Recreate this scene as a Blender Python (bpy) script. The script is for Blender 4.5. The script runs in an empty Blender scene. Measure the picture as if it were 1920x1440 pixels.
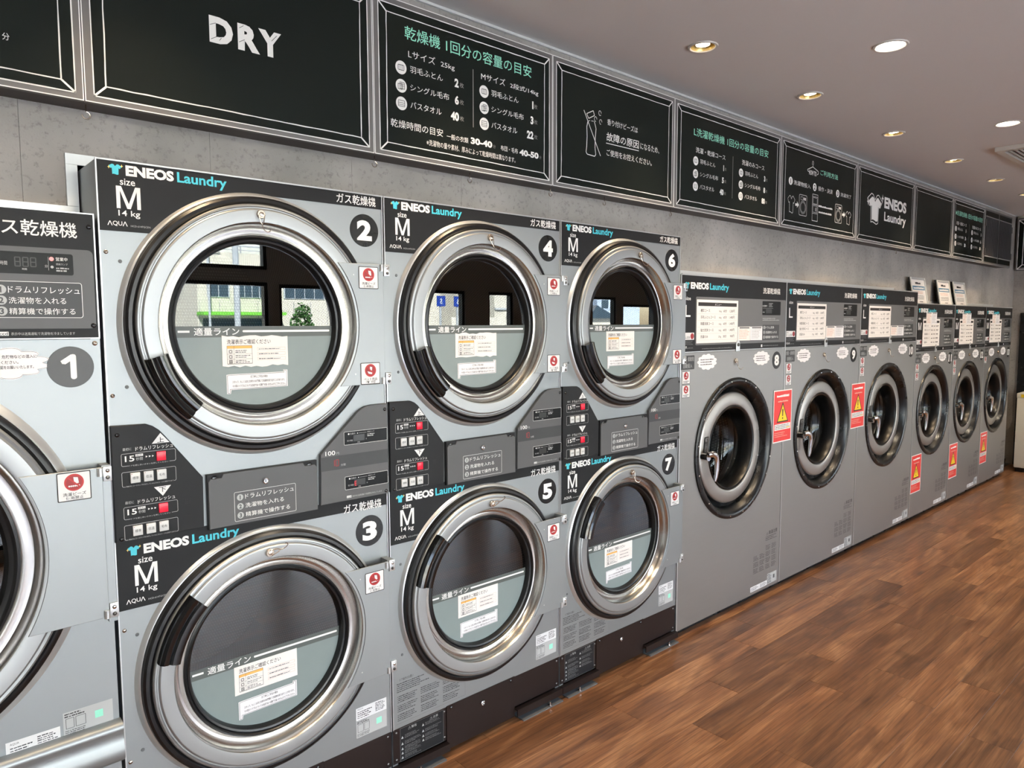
import bpy, bmesh, math, random
from mathutils import Vector, Matrix
random.seed(7)
SC = bpy.context.scene
COL = SC.collection

# ------------------------------------------------------------------ camera
def cam_axes(yaw, pit, roll):
    f = Vector((math.sin(yaw)*math.cos(pit), math.cos(yaw)*math.cos(pit), math.sin(pit)))
    r = Vector((math.cos(yaw), -math.sin(yaw), 0))
    u = r.cross(f)
    return r*math.cos(roll)+u*math.sin(roll), u*math.cos(roll)-r*math.sin(roll), f
_r, _u, _f = cam_axes(0.731098, -0.082247, -0.003992)
cd = bpy.data.cameras.new('camera'); cam = bpy.data.objects.new('camera', cd); COL.objects.link(cam)
cd.sensor_width = 36.0; cd.lens = 1334.78/1920*36.0; cd.clip_start = 0.05; cd.clip_end = 300
m = Matrix((_r, _u, -_f)).transposed().to_4x4(); m.translation = Vector((-0.42254, -1.96803, 1.5294))
cam.matrix_world = m
SC.camera = cam

# ------------------------------------------------------------------ sky, sun, exposure
W = bpy.data.worlds.new('sky'); SC.world = W; W.use_nodes = True
nt = W.node_tree; bg = nt.nodes['Background']
sky = nt.nodes.new('ShaderNodeTexSky'); sky.sky_type = 'NISHITA'; sky.sun_disc = False
sky.sun_elevation = math.radians(48); sky.sun_rotation = math.radians(160); sky.air_density = 1.0; sky.dust_density = 2.0
nt.links.new(sky.outputs[0], bg.inputs[0]); bg.inputs[1].default_value = 1.3
sd = bpy.data.lights.new('sun', 'SUN'); sd.energy = 64.0; sd.angle = 0.01; sd.color = (1.0, .98, .96)
so = bpy.data.objects.new('sun', sd); COL.objects.link(so); so.location = (2, 6, 12)
so.rotation_euler = Vector((0.28, -0.72, -0.64)).to_track_quat('-Z', 'Y').to_euler()
SC.view_settings.view_transform = 'Standard'; SC.view_settings.look = 'None'
SC.view_settings.gamma = 1.0; SC.view_settings.use_curve_mapping = False
SC.view_settings.exposure = -0.1
SC.cycles.max_bounces = 10; SC.cycles.diffuse_bounces = 5; SC.cycles.glossy_bounces = 5
SC.cycles.transparent_max_bounces = 16; SC.cycles.transmission_bounces = 6
SC.cycles.sample_clamp_indirect = 8.0; SC.cycles.caustics_reflective = False; SC.cycles.caustics_refractive = False

# ------------------------------------------------------------------ materials
def lin(c):
    out = []
    for v in c:
        v = v/255.0
        out.append(v/12.92 if v <= .04045 else ((v+.055)/1.055)**2.4)
    return tuple(out)+(1.0,)
MATS = {}
def mat(name, rgb, rough=.5, metal=0.0, spec=.5, coat=0.0, emit=None, es=0.0, vary=0.0, vscale=(30,30,30), bump=0.0, bscale=(200,200,200), coords='Object', rvar=0.0):
    """principled material whose colour, gloss and fine relief come from noise nodes"""
    M = bpy.data.materials.new(name); M.use_nodes = True; t = M.node_tree; P = t.nodes['Principled BSDF']
    c = lin(rgb)
    P.inputs['Base Color'].default_value = c; P.inputs['Roughness'].default_value = rough
    P.inputs['Metallic'].default_value = metal; P.inputs['Specular IOR Level'].default_value = spec
    P.inputs['Coat Weight'].default_value = coat; P.inputs['Coat Roughness'].default_value = .08
    if emit: P.inputs['Emission Color'].default_value = lin(emit); P.inputs['Emission Strength'].default_value = es
    if vary or bump or rvar:
        tc = t.nodes.new('ShaderNodeTexCoord')
    if vary or rvar:
        mp = t.nodes.new('ShaderNodeMapping'); mp.inputs['Scale'].default_value = vscale
        nz = t.nodes.new('ShaderNodeTexNoise'); nz.inputs['Scale'].default_value = 1.0; nz.inputs['Detail'].default_value = 4
        t.links.new(tc.outputs[coords], mp.inputs[0]); t.links.new(mp.outputs[0], nz.inputs[0])
        if vary:
            mx = t.nodes.new('ShaderNodeMix'); mx.data_type = 'RGBA'
            mx.inputs[6].default_value = tuple(v*(1-vary) for v in c[:3])+(1,); mx.inputs[7].default_value = tuple(min(1, v*(1+vary)) for v in c[:3])+(1,)
            t.links.new(nz.outputs[0], mx.inputs[0]); t.links.new(mx.outputs[2], P.inputs['Base Color'])
        if rvar:
            mr = t.nodes.new('ShaderNodeMapRange'); mr.inputs[3].default_value = max(0.02, rough-rvar); mr.inputs[4].default_value = rough+rvar
            t.links.new(nz.outputs[0], mr.inputs[0]); t.links.new(mr.outputs[0], P.inputs['Roughness'])
    if bump:
        mp2 = t.nodes.new('ShaderNodeMapping'); mp2.inputs['Scale'].default_value = bscale
        n2 = t.nodes.new('ShaderNodeTexNoise'); n2.inputs['Scale'].default_value = 1.0; n2.inputs['Detail'].default_value = 3
        b = t.nodes.new('ShaderNodeBump'); b.inputs['Strength'].default_value = bump; b.inputs['Distance'].default_value = .002
        t.links.new(tc.outputs[coords], mp2.inputs[0]); t.links.new(mp2.outputs[0], n2.inputs[0]); t.links.new(n2.outputs[0], b.inputs['Height'])
        t.links.new(b.outputs[0], P.inputs['Normal'])
    MATS[name] = M
    return M
mat('silver', (150, 155, 157), .44, .70, vary=.03, vscale=(3, 3, 3), bump=.05, bscale=(900, 900, 900))
mat('silver_edge', (205, 208, 209), .32, .7, vary=.02)
mat('door_silver', (160, 163, 164), .43, .85, vary=.02, vscale=(4, 4, 4))
mat('chrome', (225, 225, 224), .12, 1.0, rvar=.03)
mat('channel', (206, 204, 200), .22, 1.0, vary=.02, vscale=(5, 5, 5))
mat('steel', (160, 159, 157), .46, .9, vary=.05, vscale=(6, 40, 60), rvar=.05)
mat('steel_door', (172, 169, 165), .40, .9, vary=.04, vscale=(20, 20, 20), rvar=.04)
mat('steel_dark', (96, 94, 92), .32, 1.0, rvar=.05)
mat('rubber', (14, 15, 17), .32, 0, .5, rvar=.05)
mat('black_plastic', (18, 20, 22), .28, 0, .5, rvar=.04, vscale=(10, 10, 10))
mat('black_gloss', (16, 18, 20), .12, 0, .5, coat=.4, rvar=.03)
mat('black_panel', (36, 37, 39), .42, 0, .16, vary=.03, rvar=.04)
mat('brown_black', (26, 16, 14), .38, 0, .45, vary=.1, vscale=(6, 6, 6), rvar=.05)
mat('grey_panel', (84, 85, 87), .42, 0, .4, vary=.03)
mat('grey_panel_light', (104, 105, 106), .45, 0, .4, vary=.03)
mat('grey_dark', (58, 60, 62), .42, 0, .4, vary=.03)
mat('display', (24, 26, 28), .30, 0, .15, rvar=.02)
mat('seg_dim', (40, 42, 42), .3, rvar=.02)
mat('white_print', (236, 236, 234), .55, vary=.02)
mat('grey_print', (176, 178, 178), .55, vary=.02)
mat('dark_print', (46, 44, 44), .6, vary=.05)
mat('cyan_print', (70, 196, 214), .5, vary=.03)
mat('yellow_print', (250, 222, 120), .5, vary=.03)
mat('red_print', (178, 44, 44), .5, vary=.04)
mat('red_dark', (150, 40, 44), .5, vary=.04)
mat('orange_print', (238, 178, 98), .6, vary=.04)
mat('pink_line', (226, 176, 158), .6, vary=.04)
mat('red_button', (214, 26, 54), .25, 0, .5, emit=(214, 20, 48), es=.25, rvar=.03)
mat('grey_button', (206, 207, 206), .35, rvar=.03)
mat('red_led', (230, 40, 50), .3, 0, .5, emit=(235, 40, 50), es=.5, rvar=.03)
mat('pink_led', (236, 140, 140), .3, 0, .5, emit=(236, 120, 120), es=.5, rvar=.03)
mat('paper', (238, 233, 228), .7, vary=.03, vscale=(60, 60, 60))
mat('paper_cool', (236, 234, 236), .65, vary=.03, vscale=(60, 60, 60))
mat('label_white', (226, 226, 226), .5, vary=.03)
mat('poster_red', (226, 62, 60), .4, 0, .4, coat=.2, vary=.03)
mat('poster_yellow', (250, 208, 40), .4, 0, .4, coat=.2, vary=.03)
mat('poster_edge', (246, 236, 232), .45, vary=.02)
mat('film', (128, 140, 140), .4, 0, .4, vary=.03)
mat('film_band', (88, 94, 92), .4, 0, .4, vary=.03)
mat('plug', (92, 95, 97), .5, vary=.05)
mat('sign_grey', (112, 110, 108), .5, .2, vary=.04, vscale=(8, 8, 8))
mat('chalkboard', (27, 32, 30), .42, 0, .10, vary=.10, vscale=(3, 3, 3), rvar=.05)
mat('chalk', (240, 240, 236), .8, vary=.06, vscale=(300, 300, 300))
mat('chalk_mint', (150, 226, 200), .8, vary=.06, vscale=(300, 300, 300))
mat('chalk_grey', (150, 150, 146), .8, vary=.06, vscale=(300, 300, 300))
mat('fascia', (58, 49, 46), .5, 0, .4, vary=.12, vscale=(3, 40, 40))
mat('trim_white', (226, 226, 222), .4, .2, vary=.02)
mat('trim_alu', (224, 228, 230), .35, .4, vary=.03, vscale=(200, 200, 6))
mat('ceiling_paint', (232, 228, 224), .8, 0, .3, vary=.02, vscale=(2, 2, 2), bump=.05, bscale=(300, 300, 300))
mat('wall_light', (205, 202, 196), .7, vary=.03)
mat('wall_dark', (40, 39, 38), .7, vary=.05)
mat('cream_trim', (206, 196, 172), .6, vary=.03)
mat('lamp_ring', (225, 220, 210), .4, vary=.02)
mat('lamp_cone', (222, 196, 130), .25, .6, rvar=.05)
mat('bulb', (255, 240, 214), .4, emit=(255, 232, 196), es=16.0, rvar=.05)
mat('bulb_wide', (255, 250, 240), .4, emit=(255, 244, 226), es=18.0, rvar=.05)
mat('vent_white', (214, 208, 196), .5, vary=.03)
mat('cabinet_cream', (246, 240, 222), .5, vary=.03)
mat('frame_dark', (24, 24, 25), .4, .3, rvar=.05)
mat('building_white', (214, 208, 192), .8, vary=.05, vscale=(.6, 1, .6))
mat('building_blue', (176, 190, 206), .8, vary=.04)
mat('building_grey', (150, 150, 150), .8, vary=.05)
mat('building_glass', (60, 76, 88), .1, 0, .5, rvar=.02)
mat('awning_green', (110, 190, 60), .6, vary=.05)
mat('asphalt', (176, 178, 180), .85, vary=.12, vscale=(3, 3, 3))
mat('foliage', (58, 96, 42), .8, vary=.4, vscale=(9, 9, 9))
mat('foliage_pale', (120, 132, 60), .8, vary=.4, vscale=(9, 9, 9))
mat('bark', (92, 76, 60), .8, vary=.2)
mat('pole_grey', (170, 176, 180), .6, vary=.05)
mat('sign_blue', (30, 62, 150), .5, vary=.04)
mat('sheet_blue', (86, 130, 158), .6, vary=.04)
mat('nickel', (196, 184, 170), .22, 1.0, rvar=.06)

def M_(n): return MATS[n]

def concrete():
    M = bpy.data.materials.new('concrete_panel'); M.use_nodes = True; t = M.node_tree; P = t.nodes['Principled BSDF']
    tc = t.nodes.new('ShaderNodeTexCoord')
    def nz(s, d, r=.5):
        n = t.nodes.new('ShaderNodeTexNoise'); n.inputs['Scale'].default_value = s; n.inputs['Detail'].default_value = d; n.inputs['Roughness'].default_value = r
        t.links.new(tc.outputs['Object'], n.inputs[0]); return n
    a = nz(3.0, 5); b = nz(75, 4, .65); c = nz(230, 2)
    r1 = t.nodes.new('ShaderNodeValToRGB'); e = r1.color_ramp.elements
    e[0].position = .30; e[0].color = lin((150, 146, 140)); e[1].position = .72; e[1].color = lin((184, 178, 171))
    t.links.new(a.outputs[0], r1.inputs[0])
    r2 = t.nodes.new('ShaderNodeValToRGB'); e = r2.color_ramp.elements
    e[0].position = .30; e[0].color = (.52, .52, .52, 1); e[1].position = .46; e[1].color = (1, 1, 1, 1)
    t.links.new(b.outputs[0], r2.inputs[0])
    mx = t.nodes.new('ShaderNodeMix'); mx.data_type = 'RGBA'; mx.blend_type = 'MULTIPLY'; mx.inputs[0].default_value = .7
    t.links.new(r1.outputs[0], mx.inputs[6]); t.links.new(r2.outputs[0], mx.inputs[7]); t.links.new(mx.outputs[2], P.inputs['Base Color'])
    P.inputs['Roughness'].default_value = .7
    bp = t.nodes.new('ShaderNodeBump'); bp.inputs['Strength'].default_value = .15; bp.inputs['Distance'].default_value = .002
    t.links.new(c.outputs[0], bp.inputs['Height']); t.links.new(bp.outputs[0], P.inputs['Normal'])
    MATS['concrete'] = M
concrete()

def wood():
    M = bpy.data.materials.new('wood_plank'); M.use_nodes = True; t = M.node_tree; P = t.nodes['Principled BSDF']
    tc = t.nodes.new('ShaderNodeTexCoord'); oi = t.nodes.new('ShaderNodeObjectInfo')
    cm = t.nodes.new('ShaderNodeCombineXYZ')
    ml = t.nodes.new('ShaderNodeMath'); ml.operation = 'MULTIPLY'; ml.inputs[1].default_value = 37.0
    t.links.new(oi.outputs['Random'], ml.inputs[0]); t.links.new(ml.outputs[0], cm.inputs[0]); t.links.new(ml.outputs[0], cm.inputs[1])
    ad = t.nodes.new('ShaderNodeVectorMath'); ad.operation = 'ADD'
    t.links.new(tc.outputs['Object'], ad.inputs[0]); t.links.new(cm.outputs[0], ad.inputs[1])
    def nz(scale, s, d, dist=0.0):
        mp = t.nodes.new('ShaderNodeMapping'); mp.inputs['Scale'].default_value = scale
        n = t.nodes.new('ShaderNodeTexNoise'); n.inputs['Scale'].default_value = s; n.inputs['Detail'].default_value = d; n.inputs['Distortion'].default_value = dist
        t.links.new(ad.outputs[0], mp.inputs[0]); t.links.new(mp.outputs[0], n.inputs[0]); return n
    a = nz((1.6, 11, 1), 1.0, 6, 1.3)          # broad grain
    b = nz((6, 220, 1), 1.0, 4, .3)            # fine fibres
    k = nz((4, 9, 1), 1.0, 3, .4)              # darker clouds and knots
    ra = t.nodes.new('ShaderNodeValToRGB'); e = ra.color_ramp.elements
    e[0].position = .25; e[0].color = lin((98, 67, 46)); e[1].position = .74; e[1].color = lin((172, 128, 90))
    e2 = ra.color_ramp.elements.new(.5); e2.color = lin((134, 92, 61))
    t.links.new(a.outputs[0], ra.inputs[0])
    rb = t.nodes.new('ShaderNodeValToRGB'); e = rb.color_ramp.elements
    e[0].position = .32; e[0].color = (.60, .57, .55, 1); e[1].position = .60; e[1].color = (1.06, 1.05, 1.03, 1)
    t.links.new(b.outputs[0], rb.inputs[0])
    mw = t.nodes.new('ShaderNodeMapping'); mw.inputs['Scale'].default_value = (.55, 9, 1)
    wv = t.nodes.new('ShaderNodeTexWave'); wv.wave_type = 'BANDS'; wv.bands_direction = 'Y'; wv.inputs['Scale'].default_value = 1.6; wv.inputs['Distortion'].default_value = 9.0; wv.inputs['Detail'].default_value = 3; wv.inputs['Detail Scale'].default_value = .9
    t.links.new(ad.outputs[0], mw.inputs[0]); t.links.new(mw.outputs[0], wv.inputs[0])
    rw = t.nodes.new('ShaderNodeValToRGB'); e = rw.color_ramp.elements
    e[0].position = .0; e[0].color = (.62, .58, .55, 1); e[1].position = .5; e[1].color = (1.0, 1.0, 1.0, 1)
    t.links.new(wv.outputs[0], rw.inputs[0])
    rk = t.nodes.new('ShaderNodeValToRGB'); e = rk.color_ramp.elements
    e[0].position = .30; e[0].color = (.45, .41, .39, 1); e[1].position = .46; e[1].color = (1, 1, 1, 1)
    t.links.new(k.outputs[0], rk.inputs[0])
    def mul(x, y, f):
        mx = t.nodes.new('ShaderNodeMix'); mx.data_type = 'RGBA'; mx.blend_type = 'MULTIPLY'; mx.inputs[0].default_value = f
        t.links.new(x, mx.inputs[6]); t.links.new(y, mx.inputs[7]); return mx.outputs[2]
    c = mul(mul(mul(ra.outputs[0], rb.outputs[0], .9), rk.outputs[0], .65), rw.outputs[0], .55)
    hv = t.nodes.new('ShaderNodeHueSaturation')
    mr = t.nodes.new('ShaderNodeMapRange'); mr.inputs[3].default_value = .74; mr.inputs[4].default_value = 1.16
    t.links.new(oi.outputs['Random'], mr.inputs[0]); t.links.new(mr.outputs[0], hv.inputs['Value']); t.links.new(c, hv.inputs['Color'])
    t.links.new(hv.outputs[0], P.inputs['Base Color'])
    P.inputs['Roughness'].default_value = .30
    bp = t.nodes.new('ShaderNodeBump'); bp.inputs['Strength'].default_value = .12; bp.inputs['Distance'].default_value = .001
    t.links.new(b.outputs[0], bp.inputs['Height']); t.links.new(bp.outputs[0], P.inputs['Normal'])
    MATS['wood'] = M
wood()

def thin_glass(name, tint, boost, rough=.0, film=0.0):
    """flat pane: clear with a mirror layer that grows with the viewing angle"""
    M = bpy.data.materials.new(name); M.use_nodes = True; t = M.node_tree
    t.nodes.remove(t.nodes['Principled BSDF']); out = t.nodes['Material Output']
    tr = t.nodes.new('ShaderNodeBsdfTransparent'); tr.inputs[0].default_value = tint
    gl = t.nodes.new('ShaderNodeBsdfGlossy'); gl.inputs['Roughness'].default_value = rough; gl.inputs[0].default_value = (.97, 1, .99, 1)
    fr = t.nodes.new('ShaderNodeLayerWeight'); fr.inputs[0].default_value = .5
    pw = t.nodes.new('ShaderNodeMath'); pw.operation = 'POWER'; pw.inputs[1].default_value = 5.0
    t.links.new(fr.outputs['Facing'], pw.inputs[0])
    sc_ = t.nodes.new('ShaderNodeMath'); sc_.operation = 'MULTIPLY_ADD'; sc_.inputs[1].default_value = .957; sc_.inputs[2].default_value = .043
    t.links.new(pw.outputs[0], sc_.inputs[0])
    ml = t.nodes.new('ShaderNodeMath'); ml.operation = 'MULTIPLY'; ml.inputs[1].default_value = boost; ml.use_clamp = True
    t.links.new(sc_.outputs[0], ml.inputs[0])
    mx = t.nodes.new('ShaderNodeMixShader'); t.links.new(ml.outputs[0], mx.inputs[0]); t.links.new(tr.outputs[0], mx.inputs[1]); t.links.new(gl.outputs[0], mx.inputs[2])
    t.links.new(mx.outputs[0], out.inputs[0]); MATS[name] = M
thin_glass('door_glass', (.50, .52, .51, 1), 2.4)
thin_glass('porthole_glass', (.88, .89, .88, 1), .9)
thin_glass('window_pane', (.97, .98, .98, 1), 1.0)

def perforated():
    """drum sheet: dark steel with rows of small bright punched rims"""
    M = bpy.data.materials.new('perforated_steel'); M.use_nodes = True; t = M.node_tree; P = t.nodes['Principled BSDF']
    tc = t.nodes.new('ShaderNodeTexCoord'); uvn = tc.outputs['UV']
    mp = t.nodes.new('ShaderNodeMapping'); mp.inputs['Scale'].default_value = (1, 1, 1)
    t.links.new(uvn, mp.inputs[0])
    vo = t.nodes.new('ShaderNodeTexVoronoi'); vo.inputs['Scale'].default_value = 1.0; vo.inputs['Randomness'].default_value = 0.0
    t.links.new(mp.outputs[0], vo.inputs['Vector'])
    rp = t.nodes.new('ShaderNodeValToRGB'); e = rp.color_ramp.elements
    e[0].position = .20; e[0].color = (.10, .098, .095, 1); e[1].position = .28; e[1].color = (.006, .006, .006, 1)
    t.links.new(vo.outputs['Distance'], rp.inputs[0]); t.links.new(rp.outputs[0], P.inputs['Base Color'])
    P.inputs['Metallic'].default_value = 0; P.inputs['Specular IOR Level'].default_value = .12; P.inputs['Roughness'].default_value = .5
    MATS['perforated'] = M
perforated()

# ------------------------------------------------------------------ mesh helpers
_ts = bpy.data.scenes.new('text_workspace'); _tc = {}
def text_data(s, bold=0.0, res=3):
    k = (s, bold, res)
    if k in _tc: return _tc[k]
    c = bpy.data.curves.new('t', 'FONT'); c.body = s; c.size = 1; c.resolution_u = res; c.offset = bold
    o = bpy.data.objects.new('t', c); _ts.collection.objects.link(o)
    with bpy.context.temp_override(scene=_ts, view_layer=_ts.view_layers[0]):
        dg = bpy.context.evaluated_depsgraph_get()
    dg.update()
    me = bpy.data.meshes.new_from_object(o.evaluated_get(dg))
    v = [(p.co.x, p.co.y) for p in me.vertices]; f = [tuple(p.vertices) for p in me.polygons]
    bpy.data.objects.remove(o); bpy.data.curves.remove(c); bpy.data.meshes.remove(me)
    if v:
        bb = (min(p[0] for p in v), min(p[1] for p in v), max(p[0] for p in v), max(p[1] for p in v))
    else: bb = (0, 0, 1, 1)
    _tc[k] = (v, f, bb); return _tc[k]

class MB:
    """collects polygons in thing-local coordinates; the front of things looks towards -Y"""
    def __init__(s): s.v = []; s.f = []; s.m = []; s.mats = []; s.uv = {}
    def mi(s, mt):
        if mt not in s.mats: s.mats.append(mt)
        return s.mats.index(mt)
    def add(s, vs, fs, mt):
        b = len(s.v); k = s.mi(mt); s.v += [tuple(p) for p in vs]
        for f in fs: s.f.append(tuple(b+i for i in f)); s.m.append(k)
    def flat(s, pts, y, mt):
        s.add([(x, y, z) for x, z in pts], [tuple(range(len(pts)))], mt)
    def rect(s, x0, z0, x1, z1, y, mt): s.flat([(x0, z0), (x1, z0), (x1, z1), (x0, z1)], y, mt)
    def box(s, x0, y0, z0, x1, y1, z1, mt):
        v = [(x0, y0, z0), (x1, y0, z0), (x1, y1, z0), (x0, y1, z0), (x0, y0, z1), (x1, y0, z1), (x1, y1, z1), (x0, y1, z1)]
        s.add(v, [(0, 1, 5, 4), (1, 2, 6, 5), (2, 3, 7, 6), (3, 0, 4, 7), (4, 5, 6, 7), (3, 2, 1, 0)], mt)
    def rbox(s, x0, y0, z0, x1, y1, z1, r, mt, seg=2):
        bm = bmesh.new(); bmesh.ops.create_cube(bm, size=1)
        for v in bm.verts: v.co = ((x0+x1)/2+v.co.x*(x1-x0), (y0+y1)/2+v.co.y*(y1-y0), (z0+z1)/2+v.co.z*(z1-z0))
        bmesh.ops.bevel(bm, geom=list(bm.edges), offset=r, segments=seg, affect='EDGES', profile=.5)
        bm.verts.index_update()
        s.add([tuple(v.co) for v in bm.verts], [tuple(v.index for v in f.verts) for f in bm.faces], mt); bm.free()
    def prism(s, pts, y0, y1, mt, ch=0.0):
        """outline (x, z), front at y0, back at y1, optional small front chamfer"""
        n = len(pts)
        if ch:
            cx = sum(p[0] for p in pts)/n; cz = sum(p[1] for p in pts)/n
            ins = []
            for i in range(n):
                a = Vector(pts[i-1]); b = Vector(pts[i]); c = Vector(pts[(i+1) % n])
                d1 = (b-a).normalized(); d2 = (c-b).normalized(); n1 = Vector((-d1.y, d1.x)); n2 = Vector((-d2.y, d2.x))
                nn = (n1+n2); nn = nn.normalized()/max(.4, math.sqrt(max(.01, (1+n1.dot(n2))/2)))
                ins.append(tuple(b+nn*ch))
            v = [(x, y0, z) for x, z in ins]+[(x, y0+ch, z) for x, z in pts]+[(x, y1, z) for x, z in pts]
            f = [tuple(range(n))]
            for i in range(n):
                j = (i+1) % n
                f += [(i, n+i, n+j, j), (n+i, 2*n+i, 2*n+j, n+j)]
            f.append(tuple(range(3*n-1, 2*n-1, -1)))
        else:
            v = [(x, y0, z) for x, z in pts]+[(x, y1, z) for x, z in pts]
            f = [tuple(range(n))]+[(i, n+i, n+(i+1) % n, (i+1) % n) for i in range(n)]+[tuple(range(2*n-1, n-1, -1))]
        s.add(v, f, mt)
    def lathe(s, cx, cz, prof, mt, n=96, a0=0.0, a1=360.0, caps=True):
        full = abs(a1-a0) >= 359.9; k = n if full else n+1; v = []; f = []
        for i in range(k):
            a = math.radians(a0+(a1-a0)*i/n)
            for r, y in prof: v.append((cx+r*math.cos(a), y, cz+r*math.sin(a)))
        p = len(prof)
        for i in range(n):
            j = (i+1) % k
            for q in range(p-1): f.append((i*p+q, i*p+q+1, j*p+q+1, j*p+q))
        if not full and caps:
            f.append(tuple(range(p))); f.append(tuple(range((k-1)*p+p-1, (k-1)*p-1, -1)))
        s.add(v, f, mt)
    def disc(s, cx, cz, r, y, mt, n=48): s.flat([(cx+r*math.cos(2*math.pi*i/n), cz+r*math.sin(2*math.pi*i/n)) for i in range(n)], y, mt)
    def cyl(s, p0, p1, r, mt, n=16, r1=None):
        p0 = Vector(p0); p1 = Vector(p1); d = (p1-p0).normalized(); a = d.orthogonal().normalized(); b = d.cross(a); r1 = r if r1 is None else r1
        v = []
        for i in range(n):
            t = 2*math.pi*i/n; o = a*math.cos(t)+b*math.sin(t); v += [p0+o*r, p1+o*r1]
        f = [(2*i, 2*((i+1) % n), 2*((i+1) % n)+1, 2*i+1) for i in range(n)]
        f.append(tuple(2*i for i in range(n-1, -1, -1))); f.append(tuple(2*i+1 for i in range(n)))
        s.add(v, f, mt)
    def tube(s, pts, r, mt, n=8):
        pts = [Vector(p) for p in pts]; v = []; f = []; ref = None
        for i, p in enumerate(pts):
            d = (pts[min(i+1, len(pts)-1)]-pts[max(i-1, 0)]).normalized()
            if ref is None: ref = d.orthogonal().normalized()
            ref = (ref-d*ref.dot(d)).normalized(); b = d.cross(ref)
            for q in range(n):
                t = 2*math.pi*q/n; v.append(p+ref*math.cos(t)*r+b*math.sin(t)*r)
        for i in range(len(pts)-1):
            for q in range(n): f.append((i*n+q, i*n+(q+1) % n, (i+1)*n+(q+1) % n, (i+1)*n+q))
        f.append(tuple(range(n-1, -1, -1))); f.append(tuple(range((len(pts)-1)*n, len(pts)*n)))
        s.add(v, f, mt)
    def line(s, x0, z0, x1, z1, w, y, mt):
        d = Vector((x1-x0, z1-z0)).normalized(); o = Vector((-d.y, d.x))*w/2
        s.flat([(x0-o.x, z0-o.y), (x1-o.x, z1-o.y), (x1+o.x, z1+o.y), (x0+o.x, z0+o.y)], y, mt)
    def pline(s, pts, w, y, mt, close=False):
        n = len(pts)
        for i in range(n if close else n-1): s.line(*pts[i], *pts[(i+1) % n], w, y, mt)
    def rr(s, x0, z0, x1, z1, r, k=5):
        out = []
        for cx, cz, a in ((x1-r, z0+r, -90), (x1-r, z1-r, 0), (x0+r, z1-r, 90), (x0+r, z0+r, 180)):
            for i in range(k+1):
                t = math.radians(a+90*i/k); out.append((cx+r*math.cos(t), cz+r*math.sin(t)))
        return out
    def frame(s, x0, z0, x1, z1, r, w, y, mt):
        a = s.rr(x0, z0, x1, z1, r); b = s.rr(x0+w, z0+w, x1-w, z1-w, max(r-w, .0004)); n = len(a)
        s.add([(x, y, z) for x, z in a]+[(x, y, z) for x, z in b], [(i, (i+1) % n, n+(i+1) % n, n+i) for i in range(n)], mt)
    def plate_hole(s, x0, z0, x1, z1, cx, cz, R, y0, y1, mt, n=96):
        """sheet between y0 (front) and y1 with a round hole; outline points follow the hole's angles"""
        angs = sorted(set([2*math.pi*i/n for i in range(n)]+[math.atan2(z-cz, x-cx) % (2*math.pi) for x in (x0, x1) for z in (z0, z1)]))
        v = []; k = len(angs)
        for a in angs:
            c, sn = math.cos(a), math.sin(a); t = 1e9
            if c > 1e-9: t = min(t, (x1-cx)/c)
            if c < -1e-9: t = min(t, (x0-cx)/c)
            if sn > 1e-9: t = min(t, (z1-cz)/sn)
            if sn < -1e-9: t = min(t, (z0-cz)/sn)
            v += [(cx+R*c, y0, cz+R*sn), (cx+t*c, y0, cz+t*sn), (cx+R*c, y1, cz+R*sn), (cx+t*c, y1, cz+t*sn)]
        f = []
        for i in range(k):
            j = (i+1) % k; a, b = 4*i, 4*j
            f += [(a, a+1, b+1, b), (a+2, b+2, b+3, a+3), (a, b, b+2, a+2), (a+1, a+3, b+3, b+1)]
        s.add(v, f, mt)
    def text(s, t, x0, z0, x1, z1, y, mt, bold=0.0, res=2):
        """lettering stretched to the box it fills in the photograph"""
        v, f, bb = text_data(t, bold, res)
        sx = (x1-x0)/max(1e-6, bb[2]-bb[0]); sz = (z1-z0)/max(1e-6, bb[3]-bb[1])
        s.add([(x0+(px-bb[0])*sx, y, z0+(pz-bb[1])*sz) for px, pz in v], f, mt)
    def mm(s, x0, z0, x1, z1, y, mt):
        """plain capital M"""
        w, h = x1-x0, z1-z0; t = w*.155; k = w*.13
        s.flat([(x0, z0), (x0+t, z0), (x0+t, z0+h*.80), (x0+w*.5-k*.55, z0), (x0+w*.5+k*.55, z0), (x1-t, z0+h*.80), (x1-t, z0), (x1, z0), (x1, z1), (x1-t*1.35, z1), (x0+w*.5, z0+h*.22), (x0+t*1.35, z1), (x0, z1)], y, mt)
    def textl(s, t, x, z, h, y, mt, bold=0.0, res=2, sq=1.0, al='l'):
        """lettering of a given em height, natural width times sq"""
        v, f, bb = text_data(t, bold, res); w = (bb[2]-bb[0])*h*sq
        x = x-(w if al == 'r' else w/2 if al == 'c' else 0)
        s.add([(x+(px-bb[0])*h*sq, y, z+pz*h) for px, pz in v], f, mt)
    def micro(s, x0, z0, x1, z1, rows, y, mt, seed=1, fill=.55, lw=(.002, .009), ragged=.35):
        """rows of print too small to read: short strokes"""
        rd = random.Random(seed); hz = (z1-z0)/rows
        for r in range(rows):
            zb = z1-(r+1)*hz+hz*(1-fill)/2; x = x0; xe = x1-(x1-x0)*ragged*rd.random()
            while x < xe:
                w = min(rd.uniform(*lw), xe-x); hh = hz*fill*rd.uniform(.6, 1)
                s.rect(x, zb, x+w, zb+hh, y, mt); x += w+rd.uniform(.0006, .002)
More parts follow.
